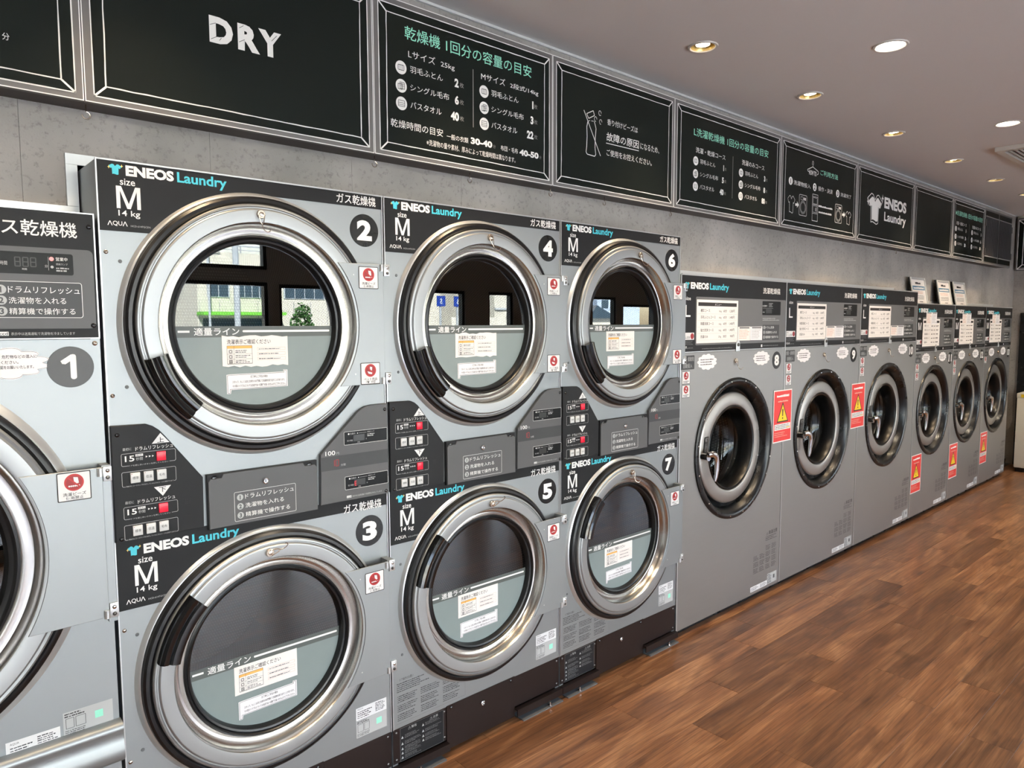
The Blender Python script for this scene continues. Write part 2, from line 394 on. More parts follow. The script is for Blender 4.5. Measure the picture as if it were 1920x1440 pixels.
    def obj(s, name, parent=None, smooth=True, angle=.55):
        me = bpy.data.meshes.new(name); me.from_pydata(s.v, [], s.f)
        for k in s.mats: me.materials.append(MATS[k])
        me.polygons.foreach_set('material_index', s.m)
        if smooth:
            me.polygons.foreach_set('use_smooth', [True]*len(s.f)); me.update()
            me.set_sharp_from_angle(angle=angle)
        me.update()
        o = bpy.data.objects.new(name, me); COL.objects.link(o)
        if parent is not None: o.parent = parent
        return o

def tag(o, label, cat, group=None):
    o['label'] = label; o['category'] = cat
    if group: o['group'] = group
    return o
def thing(name, label, cat, loc=(0, 0, 0), rotz=0.0, group=None):
    o = bpy.data.objects.new(name, None); COL.objects.link(o); o.location = loc; o.rotation_euler = (0, 0, rotz); o.empty_display_size = .1
    return tag(o, label, cat, group)
def struct(o): o['kind'] = 'structure'; return o
def stuff(o): o['kind'] = 'stuff'; return o
def copy_tree(o, parent=None):
    c = o.copy(); COL.objects.link(c); c.parent = parent
    for ch in list(o.children): copy_tree(ch, c)
    return c
def arc(cx, cz, r, a0, a1, n):
    return [(cx+r*math.cos(math.radians(a0+(a1-a0)*i/n)), cz+r*math.sin(math.radians(a0+(a1-a0)*i/n))) for i in range(n+1)]

# ================================================================== the room
XL, XR, YF, YB, ZC = -3.2, 8.78, -3.6, 1.35, 2.67
YW = 0.18                                      # face of the panelled wall the machines stand in
b = MB(); b.box(XL-.12, YF, -.12, XR+.12, YB, -.006, 'fascia'); FLOOR = struct(b.obj('floor', None, False))
PL, PW, PY0 = .905, .147, .112
JOINT = {1: 1.93, 2: 1.71, 3: 2.178, 4: 1.840, 5: 2.500, 6: 1.918, 7: 2.646, 8: 2.967, 9: 2.53}
b = MB(); b.rbox(0, -PW+.0006, -.006, PL-.0008, 0, 0, .0005, 'wood', 1); _pm = b.obj('plank', FLOOR); _first = True
rest = MB(); rows = int((PY0-YF)/PW)+1
for r in range(rows):
    y = PY0-r*PW; j = JOINT.get(r, random.uniform(0, PL)); x = j-PL*math.ceil((j-XL)/PL)
    while x < XR:
        if r <= 13 and x+PL > .35 and x+PL < XR+.05:
            o = _pm if _first else _pm.copy()
            if not _first: COL.objects.link(o); o.parent = FLOOR
            _first = False; o.location = (x, y, 0)
        else:
            a, c = max(x, XL), min(x+PL-.0008, XR); y1 = max(y-PW+.0006, YF)
            if c > a+.01: rest.box(a, y1, -.006, c, y, 0, 'wood')
        x += PL
stuff(rest.obj('floor_planks', FLOOR, False))

# back wall of concrete-look panels with the stepped opening for the machines
def open_top(x):
    if x < -.03: return 1.835
    if x < 2.405: return 1.955
    if x < 5.437: return 1.800
    if x < 8.03: return 1.716
    return 0.0
STEPS = [-1.075, -.03, 2.405, 5.437, 8.03]
def wall_slice(bb, x0, x1, y0, y1, mt):
    cuts = [x0]+[s for s in STEPS if x0 < s < x1]+[x1]; out = []
    for i in range(len(cuts)-1):
        z = open_top((cuts[i]+cuts[i+1])/2) if (cuts[i]+cuts[i+1])/2 > -1.075 else 0.0
        out += [(cuts[i], z), (cuts[i+1], z)]
    bb.prism(out+[(x1, ZC), (x0, ZC)], y0, y1, mt)
b = MB(); wall_slice(b, XL, XR, YW+.006, YW+.07, 'wall_dark'); WALL = struct(b.obj('wall_back', None, False))
SP = .4587; k = math.floor((XL-1.7115)/SP); x = 1.7115+k*SP
while x < XR:
    a, c = max(x, XL)+.0004, min(x+SP, XR)-.0004
    if c-a > .02:
        b = MB(); wall_slice(b, a, c, YW, YW+.006, 'concrete'); b.obj('panel', WALL, False)
    x += SP
b = MB(); b.box(XL, YB, 0, XR, YB+.1, ZC, 'wall_dark'); struct(b.obj('wall_service', None, False))
b = MB(); b.box(XL-.12, YF, 0, XL, YB, ZC, 'wall_light'); struct(b.obj('wall_left', None, False))
b = MB(); b.box(XR, YF, 0, XR+.12, YB, ZC, 'concrete'); struct(b.obj('wall_right', None, False))

# aluminium flange round the opening
b = MB()
b.box(-.030, .170, 1.839, -.004, .1795, 1.9445, 'trim_alu')
b.box(-.030, .170, 1.945, 2.405, .1795, 1.972, 'trim_alu')
b.box(-1.075, .170, 1.815, -.004, .1795, 1.8385, 'trim_alu')
b.box(2.405, .170, 1.780, 5.437, .1795, 1.804, 'trim_alu')
b.box(5.437, .170, 1.690, 8.03, .1795, 1.718, 'trim_alu')
struct(b.obj('trim_1', None, False))
b = MB(); b.box(XL, .170, ZC-.010, XR-.0, .1805, ZC-.0005, 'trim_white'); struct(b.obj('trim_2', None, False))
b = MB(); b.box(XR-.014, YF, ZC-.024, XR, .169, ZC-.0005, 'cream_trim'); struct(b.obj('trim_3', None, False))
b = MB(); b.box(8.035, .168, 0, XR-.001, .1799, .075, 'black_plastic'); struct(b.obj('baseboard_back', None, False))

# ceiling with round cut-outs for the downlights
L1 = [-.90, .12, 1.155, 2.1915, 3.1385, 4.2188, 5.3011, 6.3138, 7.2631]; Y1 = -.238
L2 = [-.67, 1.045, 2.763, 4.481, 6.20, 7.92]; Y2 = -.755
L_FILL = [4.481, 6.20, 7.92]; Y_FILL = -1.80  # extra lamp row added out of view to brighten the far end
class CB(MB):
    def cell(s, x0, y0, x1, y1, cx, cy, R):
        t = MB(); t.plate_hole(x0, y0, x1, y1, cx, cy, R, 0, .012, 'ceiling_paint', 48)
        s.add([(p[0], p[2], ZC+p[1]) for p in t.v], t.f, 'ceiling_paint')
b = CB()
def band(y0, y1): b.box(XL-.12, y0, ZC, XR+.12, y1, ZC+.012, 'ceiling_paint')
band(YF, Y_FILL-.1); band(Y_FILL+.1, Y2-.1); band(Y2+.1, Y1-.1); band(Y1+.1, YB+.1)
for xs, yc, R in ((L1, Y1, .052), (L2, Y2, .058), (L_FILL, Y_FILL, .058)):
    x = XL-.12
    for cx in xs:
        b.box(x, yc-.1, ZC, cx-.1, yc+.1, ZC+.012, 'ceiling_paint'); b.cell(cx-.1, yc-.1, cx+.1, yc+.1, cx, yc, R); x = cx+.1
    b.box(x, yc-.1, ZC, XR+.12, yc+.1, ZC+.012, 'ceiling_paint')
b.box(XL-.5, YF-.3, ZC+.25, XR+.5, YB+.4, ZC+.35, 'wall_dark')
for a in ((XL-.12, YF-.1, XR+.12, YF), (XL-.12, YB+.1, XR+.12, YB+.2)): b.box(a[0], a[1], ZC-.0, a[2], a[3], ZC+.25, 'wall_dark')
b.box(XL-.22, YF-.1, ZC, XL-.12, YB+.2, ZC+.25, 'wall_dark'); b.box(XR+.12, YF-.1, ZC, XR+.22, YB+.2, ZC+.25, 'wall_dark')
struct(b.obj('ceiling', None, False))

def zlathe(bb, cx, cy, prof, mt, n=40):
    v = []; f = []; p = len(prof)
    for i in range(n):
        a = 2*math.pi*i/n
        for r, z in prof: v.append((cx+r*math.cos(a), cy+r*math.sin(a), z))
    for i in range(n):
        j = (i+1) % n
        for q in range(p-1): f.append((i*p+q, j*p+q, j*p+q+1, i*p+q+1))
    bb.add(v, f, mt)
def zdisc(bb, cx, cy, r, z, mt, n=32): bb.add([(cx+r*math.cos(2*math.pi*i/n), cy-r*math.sin(2*math.pi*i/n), z) for i in range(n)], [tuple(range(n))], mt)
def downlight(x, y, R, wide, label):
    t = thing('ceiling_downlight', label, 'downlight', (x, y, ZC), 0, 'wide ceiling downlights' if wide else 'small ceiling downlights')
    a = MB(); zlathe(a, 0, 0, [(R-.004, -.002), (R, -.006), (R+.008, -.005), (R+.010, -.0005), (R+.004, -.0002)], 'lamp_ring'); a.obj('trim_ring', t)
    if wide:
        a = MB(); zlathe(a, 0, 0, [(R-.003, -.002), (R-.006, .05)], 'lamp_ring'); a.obj('housing', t)
        a = MB(); zdisc(a, 0, 0, R-.005, .004, 'bulb_wide'); a.obj('diffuser', t)
    else:
        a = MB(); zlathe(a, 0, 0, [(R-.004, -.002), (R-.012, .030), (R-.022, .036), (R-.022, .060)], 'lamp_cone'); zdisc(a, 0, 0, R-.022, .058, 'lamp_cone'); a.obj('reflector', t)
        a = MB(); zdisc(a, 0, 0, .029, .007, 'bulb'); zlathe(a, 0, 0, [(.029, .007), (.024, .056)], 'lamp_ring'); a.obj('bulb', t)
    ld = bpy.data.lights.new('lamp', 'SPOT'); ld.energy = LAMP_WIDE if wide else LAMP_SMALL; ld.spot_size = math.radians(120 if wide else 84); ld.spot_blend = .8
    ld.shadow_soft_size = .035; ld.color = (1.0, .83, .61) if wide else (1.0, .73, .45)
    lo = bpy.data.objects.new('lamp', ld); COL.objects.link(lo); lo.parent = t; lo.location = (0, 0, .001 if wide else .004)
LAMP_SMALL, LAMP_WIDE = 54.0, 74.0
WHERE = ['far behind the left end of the signs', 'above the blank left board', 'above the menu of dryer capacities', 'above the board about scent beads, nearest in view', 'above the large washer capacity board, second of the row', 'above the how-to board, third of the row', 'above the shirt logo board, fourth of the row', 'above the blank square board, fifth of the row', 'over the far washers, last of the row']
for x, w in zip(L1, WHERE): downlight(x, Y1, .052, False, 'small recessed downlight '+w)
WHERE2 = ['left of the camera over the dryers', 'over the aisle by the stacked dryers', 'over the aisle, brightest and nearest in view', 'over the aisle just before the air vent', 'over the aisle behind the air vent', 'over the aisle at the far end']
for x, w in zip(L2, WHERE2): downlight(x, Y2, .058, True, 'added wide fill downlight, out of view '+w)

for x, w in zip(L_FILL, ('in the front half of the room by the pillar', 'in the front half of the room, middle one', 'in the front half of the room at the far end')): downlight(x, Y_FILL, .058, True, 'added wide fill downlight, out of view '+w)

# ceiling air vent
t = thing('ceiling_air_vent', 'off-white slatted air vent panel set on the ceiling', 'air vent', (5.09, -.54, ZC))
b = MB()
for a in ((0, -.95, .95, -.91), (0, -.04, .95, 0), (0, -.91, .05, -.04), (.90, -.91, .95, -.04)): b.box(a[0], a[1], -.028, a[2], a[3], -.001, 'vent_white')
b.box(.05, -.91, -.006, .90, -.04, -.001, 'grey_dark'); b.obj('frame', t, False)
for i in range(30):
    y = -.055-.0287*i; s = MB(); s.box(.05, y-.006, -.020, .90, y, -.008, 'vent_white'); s.obj('slat', t, False)

# ------------------------------------------------------------------ chalkboard signs on the fascia
b = MB(); b.box(-1.7, .0755, 2.088, 8.10, YW-.0005, 2.572, 'fascia'); struct(b.obj('trim_4', None, False))
ZS = 2.08; SH = .50; YS = .060
def chalk_frame(bb, w, y, mt='chalk', h=SH, o=.020, i=.047, t=.0032):
    """hand-drawn moulding: outer and inner rectangles joined at the corners, slightly uneven strokes"""
    O = [(o, o-.004), (w-o+.002, o-.004), (w-o+.002, h-o), (o, h-o)]; I = [(i, i-.004), (w-i, i-.006), (w-i+.003, h-i), (i+.003, h-i)]
    for P in (O, I):
        for q in range(4):
            a, c = Vector(P[q]), Vector(P[(q+1) % 4]); n = max(4, int((c-a).length/.03)); nr = Vector((-(c-a).normalized().y, (c-a).normalized().x)); last = a
            L, Rr = [], []
            for s in range(n+1):
                p = a.lerp(c, s/n)+nr*random.uniform(-.0006, .0006)*(P is I); ww = t*random.uniform(.75, 1.15)/2
                L.append(p+nr*ww); Rr.append(p-nr*ww)
            for s in range(n): bb.flat([tuple(Rr[s]), tuple(Rr[s+1]), tuple(L[s+1]), tuple(L[s])], y, mt)
    for q in range(4): bb.line(*O[q], *I[q], t*1.5, y, mt)
class Chalk(MB):
    """every written line, icon or numeral becomes a part of its own"""
    def __init__(s, parent): super().__init__(); s.parent = parent
    def text(s, *a, **k): q = MB(); q.text(*a, **k); q.obj('text_line', s.parent, False)
    def textl(s, *a, **k): q = MB(); q.textl(*a, **k); q.obj('figure', s.parent, False)
def board(x0, x1, label, draw=None, name='chalkboard_sign'):
    w = x1-x0-.002
    t = thing(name, label, 'sign', (x0+.001, YS, ZS), 0, 'boards of the sign row')
    b = MB(); b.prism([(0, 0), (w, 0), (w, SH), (0, SH)], 0, .015, 'sign_grey', .001); b.obj('backing_board', t, False)
    b = MB(); b.frame(.0, .0, w, SH, .001, .0026, -.0004, 'chalk'); b.obj('edge_line', t, False)
    b = MB(); b.rect(.020, .016, w-.018, SH-.020, -.0006, 'chalkboard'); b.obj('blackboard_face', t, False)
    b = MB(); chalk_frame(b, w, -.0010); b.obj('chalk_moulding', t, False)
    if draw:
        b = Chalk(t); draw(b, -.0012)
        if b.f: b.obj('chalk_drawing', t, False)
    return t
def icon(bo, cx, cz, y, kind, r=.0215):
    bb = MB(); icon_print(bb, cx, cz, y, kind, r); bb.obj('icon', bo.parent, False)
def icon_print(bb, cx, cz, y, kind, r):
    bb.disc(cx, cz, r, y, 'chalk', 32); y -= .0003
    if kind == 0:
        bb.frame(cx-.012, cz-.009, cx+.012, cz+.009, .003, .0018, y, 'chalkboard')
        for q in (-.004, .004): bb.line(cx+q, cz-.009, cx+q, cz+.009, .0015, y, 'chalkboard')
    elif kind == 1:
        bb.frame(cx-.006, cz-.010, cx+.013, cz+.012, .001, .0016, y, 'chalkboard'); bb.frame(cx-.013, cz-.012, cx+.004, cz+.006, .001, .0016, y, 'chalkboard')
        for q in (0, .006): bb.line(cx-.006, cz+q, cx+.013, cz+q, .001, y, 'chalkboard'); bb.line(cx+q, cz-.010, cx+q, cz+.012, .001, y, 'chalkboard')
    else:
        bb.frame(cx-.013, cz-.010, cx+.013, cz+.010, .002, .0016, y, 'chalkboard')
        for q in (-.004, .002): bb.line(cx-.012, cz+q, cx+.012, cz+q, .0014, y, 'chalkboard')
def cap_rows(bb, y, xi, zs, xt, vals, xv, xm, s=1.0, hn=.030):
    names = ['羽毛ふとん', 'シングル毛布', 'バスタオル']; wd = [.134, .160, .127]
    for k in range(3):
        icon(bb, xi, zs[k], y, k)
        bb.text(names[k], xt, zs[k]-.008, xt+wd[k], zs[k]+.014, y, 'chalk')
        bb.textl(vals[k], xv, zs[k]-.013, hn*1.25, y, 'chalk', .045, 3, .9, 'r')
        bb.textl('枚', xm, zs[k]-.010, .018, y, 'chalk_grey')
def d_dry(bb, y):
    v = (('D', .304, .217, .368, .287), ('R', .381, .216, .443, .287), ('Y', .440, .217, .507, .288))
    for t, *r in v: bb.text(t, *r, y, 'chalk', .055, 3)
    for p in ((.308, .225, .326, .236), (.330, .226, .336, .234), (.306, .262, .322, .270), (.384, .236, .400, .246), (.386, .274, .398, .283), (.478, .262, .494, .280)): bb.line(*p, .0012, y-.0003, 'chalkboard')
def d_cap(bb, y):
    bb.text('乾燥機 1回分の容量の目安', .119, .385, .690, .428, y, 'chalk_mint', .004)
    bb.text('Lサイズ', .132, .329, .241, .354, y, 'chalk'); bb.text('25kg', .264, .326, .323, .347, y, 'chalk')
    bb.text('Mサイズ', .442, .327, .557, .352, y, 'chalk'); bb.text('2段式/14kg', .581, .324, .726, .346, y, 'chalk')
    cap_rows(bb, y, .103, (.290, .232, .176), .138, ('2', '6', '40'), .340, .345); cap_rows(bb, y, .455, (.287, .230, .174), .489, ('1', '3', '22'), .700, .704)
    bb.line(.405, .353, .404, .153, .003, y, 'chalk_grey')
    bb.text('乾燥時間の目安', .060, .096, .270, .122, y, 'chalk'); bb.text('一般の衣類', .286, .093, .381, .112, y, 'chalk')
    bb.text('30-40', .392, .094, .492, .117, y, 'chalk', .045, 3); bb.text('分', .496, .095, .508, .108, y, 'chalk_grey')
    bb.text('布団・毛布', .533, .093, .619, .112, y, 'chalk'); bb.text('40-50', .627, .090, .727, .113, y, 'chalk', .045, 3); bb.text('分', .731, .092, .742, .104, y, 'chalk_grey')
    bb.text('※洗濯物の量や素材、厚みによって乾燥時間は異なります。', .201, .058, .606, .078, y, 'chalk')
def d_beads(bb, y):
    bb.text('香り付けビーズは', .325, .292, .530, .318, y, 'chalk'); bb.text('故障の原因', .321, .226, .539, .262, y, 'chalk', .004)
    bb.text('になるため、', .550, .228, .688, .256, y, 'chalk'); bb.text('ご使用をお控えください。', .322, .165, .633, .192, y, 'chalk')
    bb.line(.318, .216, .539, .218, .003, y, 'chalk'); bb.line(.179, .325, .283, .157, .0032, y, 'chalk')
    bb.pline([(.196, .314), (.236, .333), (.244, .315), (.208, .297)], .003, y, 'chalk', True)
    bb.pline([(.203, .283), (.197, .262), (.199, .224), (.197, .185), (.193, .160), (.200, .152), (.246, .150), (.253, .158), (.248, .185), (.249, .222), (.254, .264), (.243, .291)], .0034, y, 'chalk')
    bb.line(.206, .286, .216, .290, .002, y, 'chalk'); bb.line(.224, .290, .238, .291, .002, y, 'chalk')
    for cx, cz in ((.278, .331), (.251, .302), (.283, .296)): bb.pline([(cx+.008*math.cos(a*.7), cz+.010*math.sin(a*.7)) for a in range(8 if cx != .278 else 9)], .0022, y, 'chalk')
def d_large(bb, y):
    bb.text('L洗濯乾燥機 1回分の容量の目安', .155, .356, .864, .396, y, 'chalk_mint', .004)
    bb.text('洗濯・乾燥コース', .173, .280, .435, .306, y, 'chalk'); bb.text('洗濯のみコース', .595, .282, .824, .309, y, 'chalk')
    cap_rows(bb, y, .174, (.240, .179, .119), .211, ('1', '5', '40'), .424, .430); cap_rows(bb, y, .588, (.240, .179, .120), .627, ('3', '8', '80'), .838, .844)
    bb.line(.507, .311, .506, .099, .003, y, 'chalk_grey')
def num_dot(bo, n, cx, cz, y, r=.023): bb = MB(); num_print(bb, n, cx, cz, y, r); bb.obj('number_dot', bo.parent, False)
def num_print(bb, n, cx, cz, y, r): bb.disc(cx, cz, r, y, 'chalk', 32); bb.textl(n, cx, cz-.013, .037, y-.0003, 'chalkboard', .04, 3, 1, 'c')
def washer_icon(bo, x0, z0, x1, z1, y):
    bb = MB(); washer_print(bb, x0, z0, x1, z1, y); bb.obj('machine_drawing', bo.parent, False)
def washer_print(bb, x0, z0, x1, z1, y):
    bb.frame(x0, z0, x1, z1, .010, .0026, y, 'chalk'); w = x1-x0; h = z1-z0; cx = (x0+x1)/2; cz = z0+h*.40
    for r in (.30, .38): bb.pline([(cx+w*r*math.cos(2*math.pi*a/20), cz+w*r*math.sin(2*math.pi*a/20)) for a in range(20)], .0018, y, 'chalk', True)
    bb.frame(x0+w*.2, z0+h*.74, x0+w*.5, z0+h*.90, .002, .0016, y, 'chalk'); bb.rect(x0+w*.56, z0+h*.75, x0+w*.68, z0+h*.88, y, 'chalk'); bb.rect(x0+w*.74, z0+h*.75, x0+w*.86, z0+h*.88, y, 'chalk')
def shirt_pts(x0, z0, x1, z1):
    P = [(.26, 0), (.36, .03), (.5, .0), (.62, -.04), (.74, 0), (.76, .62), (.86, .56), (1, .80), (.74, 1), (.62, .97), (.5, .80), (.38, .97), (.26, 1), (0, .80), (.14, .56), (.24, .62)]
    return [(x0+p[0]*(x1-x0), z0+p[1]*(z1-z0)) for p in P]
def d_howto(bb, y):
    bb.pline([(.372, .395), (.374, .412), (.380, .418), (.388, .412), (.388, .402), (.381, .392), (.381, .382)], .004, y, 'chalk')
    bb.pline([(.335, .350), (.318, .352), (.314, .360), (.381, .384), (.452, .366), (.454, .352), (.438, .345)], .0042, y, 'chalk')
    bb.text('HOW TO', .335, .333, .430, .362, y, 'chalk', .03); bb.text('ご利用方法', .480, .350, .722, .382, y, 'chalk_mint', .004)
    num_dot(bb, '1', .114, .268, y); num_dot(bb, '2', .412, .269, y); num_dot(bb, '3', .726, .268, y)
    bb.text('洗濯物投入', .151, .252, .359, .278, y, 'chalk'); bb.text('操作・決済', .458, .254, .653, .282, y, 'chalk'); bb.text('洗濯完了', .768, .256, .925, .280, y, 'chalk')
    bb.pline(shirt_pts(.086, .092, .170, .186), .0026, y, 'chalk', True); washer_icon(bb, .222, .086, .318, .207, y); washer_icon(bb, .697, .087, .792, .203, y); bb.pline(shirt_pts(.850, .092, .932, .172), .0026, y, 'chalk', True)
    for x, z in ((.176, .142), (.800, .146)): bb.flat([(x, z-.008), (x+.022, z-.006), (x+.020, z-.018), (x+.044, z+.001), (x+.020, z+.020), (x+.022, z+.008), (x, z+.006)], y, 'chalk')
    bb.frame(.387, .069, .460, .228, .003, .0028, y, 'chalk')
    for z in (.213, .166, .114): bb.line(.387, z, .460, z, .0022, y, 'chalk')
    bb.frame(.396, .170, .450, .208, .002, .0018, y, 'chalk'); bb.frame(.396, .120, .450, .160, .002, .0018, y, 'chalk'); bb.rect(.424, .128, .444, .150, y, 'chalk_grey')
    bb.micro(.469, .158, .664, .172, 1, y, 'chalk', 5, .8, (.008, .016), .05); bb.micro(.472, .122, .655, .136, 1, y, 'chalk', 6, .8, (.008, .016), .05)
def d_logo(bb, y):
    bb.pline(shirt_pts(.165, .140, .415, .332), .006, y, 'chalk', True); bb.flat(shirt_pts(.188, .156, .398, .312), y-.0002, 'chalk')
    for cx, cz, r in ((.176, .272, .026), (.418, .318, .030)): bb.flat([(cx-r*.7, cz), (cx-r*.2, cz-r*.25), (cx, cz-r), (cx+r*.2, cz-r*.25), (cx+r*.7, cz), (cx+r*.2, cz+r*.25), (cx, cz+r), (cx-r*.2, cz+r*.25)], y-.0003, 'chalk')
    bb.text('ENEOS', .452, .256, .858, .334, y, 'chalk', .045, 4); bb.text('Laundry', .457, .150, .858, .232, y, 'chalk', .022, 4)
def d_medium(bb, y):
    bb.text('M洗濯乾燥機 1回分の容量の目安', .059, .358, .794, .400, y, 'chalk_mint', .004)
    bb.text('洗濯・乾燥コース', .085, .282, .351, .310, y, 'chalk'); bb.text('洗濯のみコース', .512, .282, .755, .310, y, 'chalk')
    cap_rows(bb, y, .080, (.247, .182, .124), .124, ('1', '3', '30'), .345, .352); cap_rows(bb, y, .511, (.248, .184, .124), .556, ('1', '6', '60'), .772, .778)
    bb.line(.430, .312, .428, .109, .003, y, 'chalk_grey')
def d_left(bb, y): bb.text('分', .649, .104, .663, .120, y, 'chalk')
BX = [-.812, -.002, .810, 1.616, 2.422, 3.431, 4.446, 5.464, 6.343, 7.211]
board(BX[0], BX[1], 'chalkboard sign cut off at the left edge of the picture', d_left)
board(BX[1], BX[2], 'large dark chalkboard sign reading DRY above the numbered stacked dryers', d_dry)
board(BX[2], BX[3], 'chalkboard sign with mint heading listing dryer capacities and drying times', d_cap)
board(BX[3], BX[4], 'chalkboard sign with crossed-out bottle drawing warning about scent beads', d_beads)
board(BX[4], BX[5], 'chalkboard sign with mint heading listing size L washer capacities', d_large)
board(BX[5], BX[6], 'chalkboard sign with clothes hanger and three numbered steps', d_howto)
board(BX[6], BX[7], 'chalkboard sign with white shirt logo and laundry name', d_logo)
board(BX[7], BX[8], 'blank chalkboard sign between the logo board and the far menu', None)
board(BX[8], BX[9], 'farthest chalkboard menu listing size M washer capacities', d_medium)

# slatted double shutter that ends the sign row
t = thing('slatted_shutter', 'dark slatted double shutter at the far end of the sign row', 'shutter', (7.213, YS, ZS))
b = MB(); b.box(0, 0, 0, .887, .015, .500, 'sign_grey'); b.obj('backing_board', t, False)
b = MB(); b.frame(.0, .0, .887, SH, .001, .003, -.0004, 'chalk_grey'); b.obj('edge_line', t, False)
for x0, x1 in ((.022, .425), (.455, .868)):
    b = MB(); b.rect(x0, .020, x1, .482, -.001, 'chalkboard'); b.obj('leaf', t, False)
    b = MB()
    for z in (.070, .430): b.box(x0, -.006, z-.004, x1, -.001, z+.004, 'chalk_grey')
    b.obj('rail', t, False)
    n = 14
    for i in range(n):
        xx = x0+.016+(x1-x0-.032)*i/(n-1); b = MB(); b.box(xx-.003, -.008, .074, xx+.003, -.001, .426, 'grey_panel'); b.obj('slat', t, False)
for x in (.010, .879):
    for z in (.110, .370): b = MB(); b.box(x-.006, -.010, z-.030, x+.006, -.001, z+.030, 'sign_grey'); b.obj('hinge', t, False)

# board on the end wall
t = thing('chalkboard_sign', 'chalkboard sign on the dark end wall at the right edge', 'sign', (XR-.062, .160, 2.09), -math.pi/2, 'boards of the sign row')
b = MB(); b.prism([(0, 0), (1.0, 0), (1.0, .545), (0, .545)], 0, .060, 'sign_grey', .001); b.obj('backing_board', t, False)
b = MB(); b.rect(.012, .030, .985, .530, -.0006, 'chalkboard'); b.obj('blackboard_face', t, False)
b = MB(); chalk_frame(b, 1.0, -.0012, 'chalk', .545, .016, .062, .006); b.obj('chalk_moulding', t, False)

# little screw hooks under the fascia
for x, w in zip((.012, .845, 1.246, 1.664, 1.997, 2.482, 4.393, 5.309), ('below the left end of the DRY board', 'between the DRY board and the dryer menu', 'below the middle of the dryer menu', 'between the dryer menu and the scent bead board', 'below the middle of the scent bead board', 'between the scent bead board and the size L menu', 'below the right end of the how-to board', 'below the right end of the logo board')):
    b = MB(); b.cyl((x, .120, 2.0875), (x, .120, 2.070), .0016, 'nickel', 8)
    b.tube([(x+.009*math.sin(a), .120, 2.061+.009*math.cos(a)) for a in [math.radians(20*i) for i in range(0, 15)]], .0016, 'nickel', 6)
    tag(b.obj('screw_hook'), 'tiny metal screw hook '+w, 'hook', 'screw hooks under the signs')

# ================================================================== shared machine pieces
def drum(name, parent, cx, cz, R, y0, y1, pitch=.0095, n=72):
    me = bpy.data.meshes.new(name); v = []; f = []; uv = []; rows = 2
    for i in range(n+1):
        a = 2*math.pi*i/n
        for y in (y0, y1): v.append((cx+R*math.cos(a), y, cz+R*math.sin(a)))
    for i in range(n):
        f.append((2*i, 2*i+1, 2*i+3, 2*i+2)); per = 2*math.pi*R/pitch
        u0, u1 = per*i/n, per*(i+1)/n; uv += [(u0, y0/pitch), (u0, y1/pitch), (u1, y1/pitch), (u1, y0/pitch)]
    b0 = len(v); v.append((cx, y1, cz)); uc = (0, 0)
    for i in range(n):
        f.append((2*i+1, b0, 2*i+3))
        for q in (2*i+1, b0, 2*i+3): uv.append(((v[q][0]-cx)/pitch, (v[q][2]-cz)/pitch))
    me.from_pydata(v, [], f); me.materials.append(MATS['perforated']); L = me.uv_layers.new(name='UVMap')
    L.data.foreach_set('uv', [c for p in uv for c in (p[0]+.5*p[1], p[1]*.87)])
    me.polygons.foreach_set('use_smooth', [True]*n+[False]*n); me.update()
    o = bpy.data.objects.new(name, me); COL.objects.link(o); o.parent = parent; return o
def screw(parent, x, z, y=0.0, r=.0052, mt='nickel', name='screw'):
    b = MB(); b.lathe(x, z, [(r, y), (r*.95, y-.0016), (r*.6, y-.003), (.0002, y-.0034)], mt, 14); b.line(x-r*.5, z-r*.2, x+r*.5, z+r*.2, .0011, y-.0036, 'dark_print'); return b.obj(name, parent)
def plug(parent, x, z): b = MB(); b.lathe(x, z, [(.0047, 0), (.0042, -.0012), (.0002, -.0014)], 'plug', 16); return b.obj('hole_plug', parent)
def shirt_logo(bb, x0, z0, x1, z1, y):
    w = x1-x0; bb.flat(shirt_pts(x0+w*.08, z0, x1-w*.08, z1), y, 'cyan_print')
    for cx, cz in ((x0+w*.09, z0+(z1-z0)*.66), (x1-w*.07, z0+(z1-z0)*.86)):
        r = w*.13; bb.flat([(cx-r*.8, cz), (cx-r*.2, cz-r*.2), (cx, cz-r), (cx+r*.2, cz-r*.2), (cx+r*.8, cz), (cx+r*.2, cz+r*.2), (cx, cz+r), (cx-r*.2, cz+r*.2)], y-.0002, 'yellow_print')
def eneos(parent, x0, z0, xs, xe, h, y, desc=.008):
    """shirt mark, bold white name and cyan second word; xs = start of the letters, xe = end"""
    b = MB(); shirt_logo(b, x0, z0+.001, x0+.034*(xs-x0)/.040, z0+h*.97, y); b.obj('shirt_mark', parent, False)
    w = xe-xs; b = MB(); b.text('ENEOS', xs, z0, xs+w*.455, z0+h, y, 'white_print', .048, 3); b.text('Laundry', xs+w*.487, z0-desc, xe, z0+h, y, 'cyan_print', .024, 3); return b.obj('brand_lettering', parent, False)
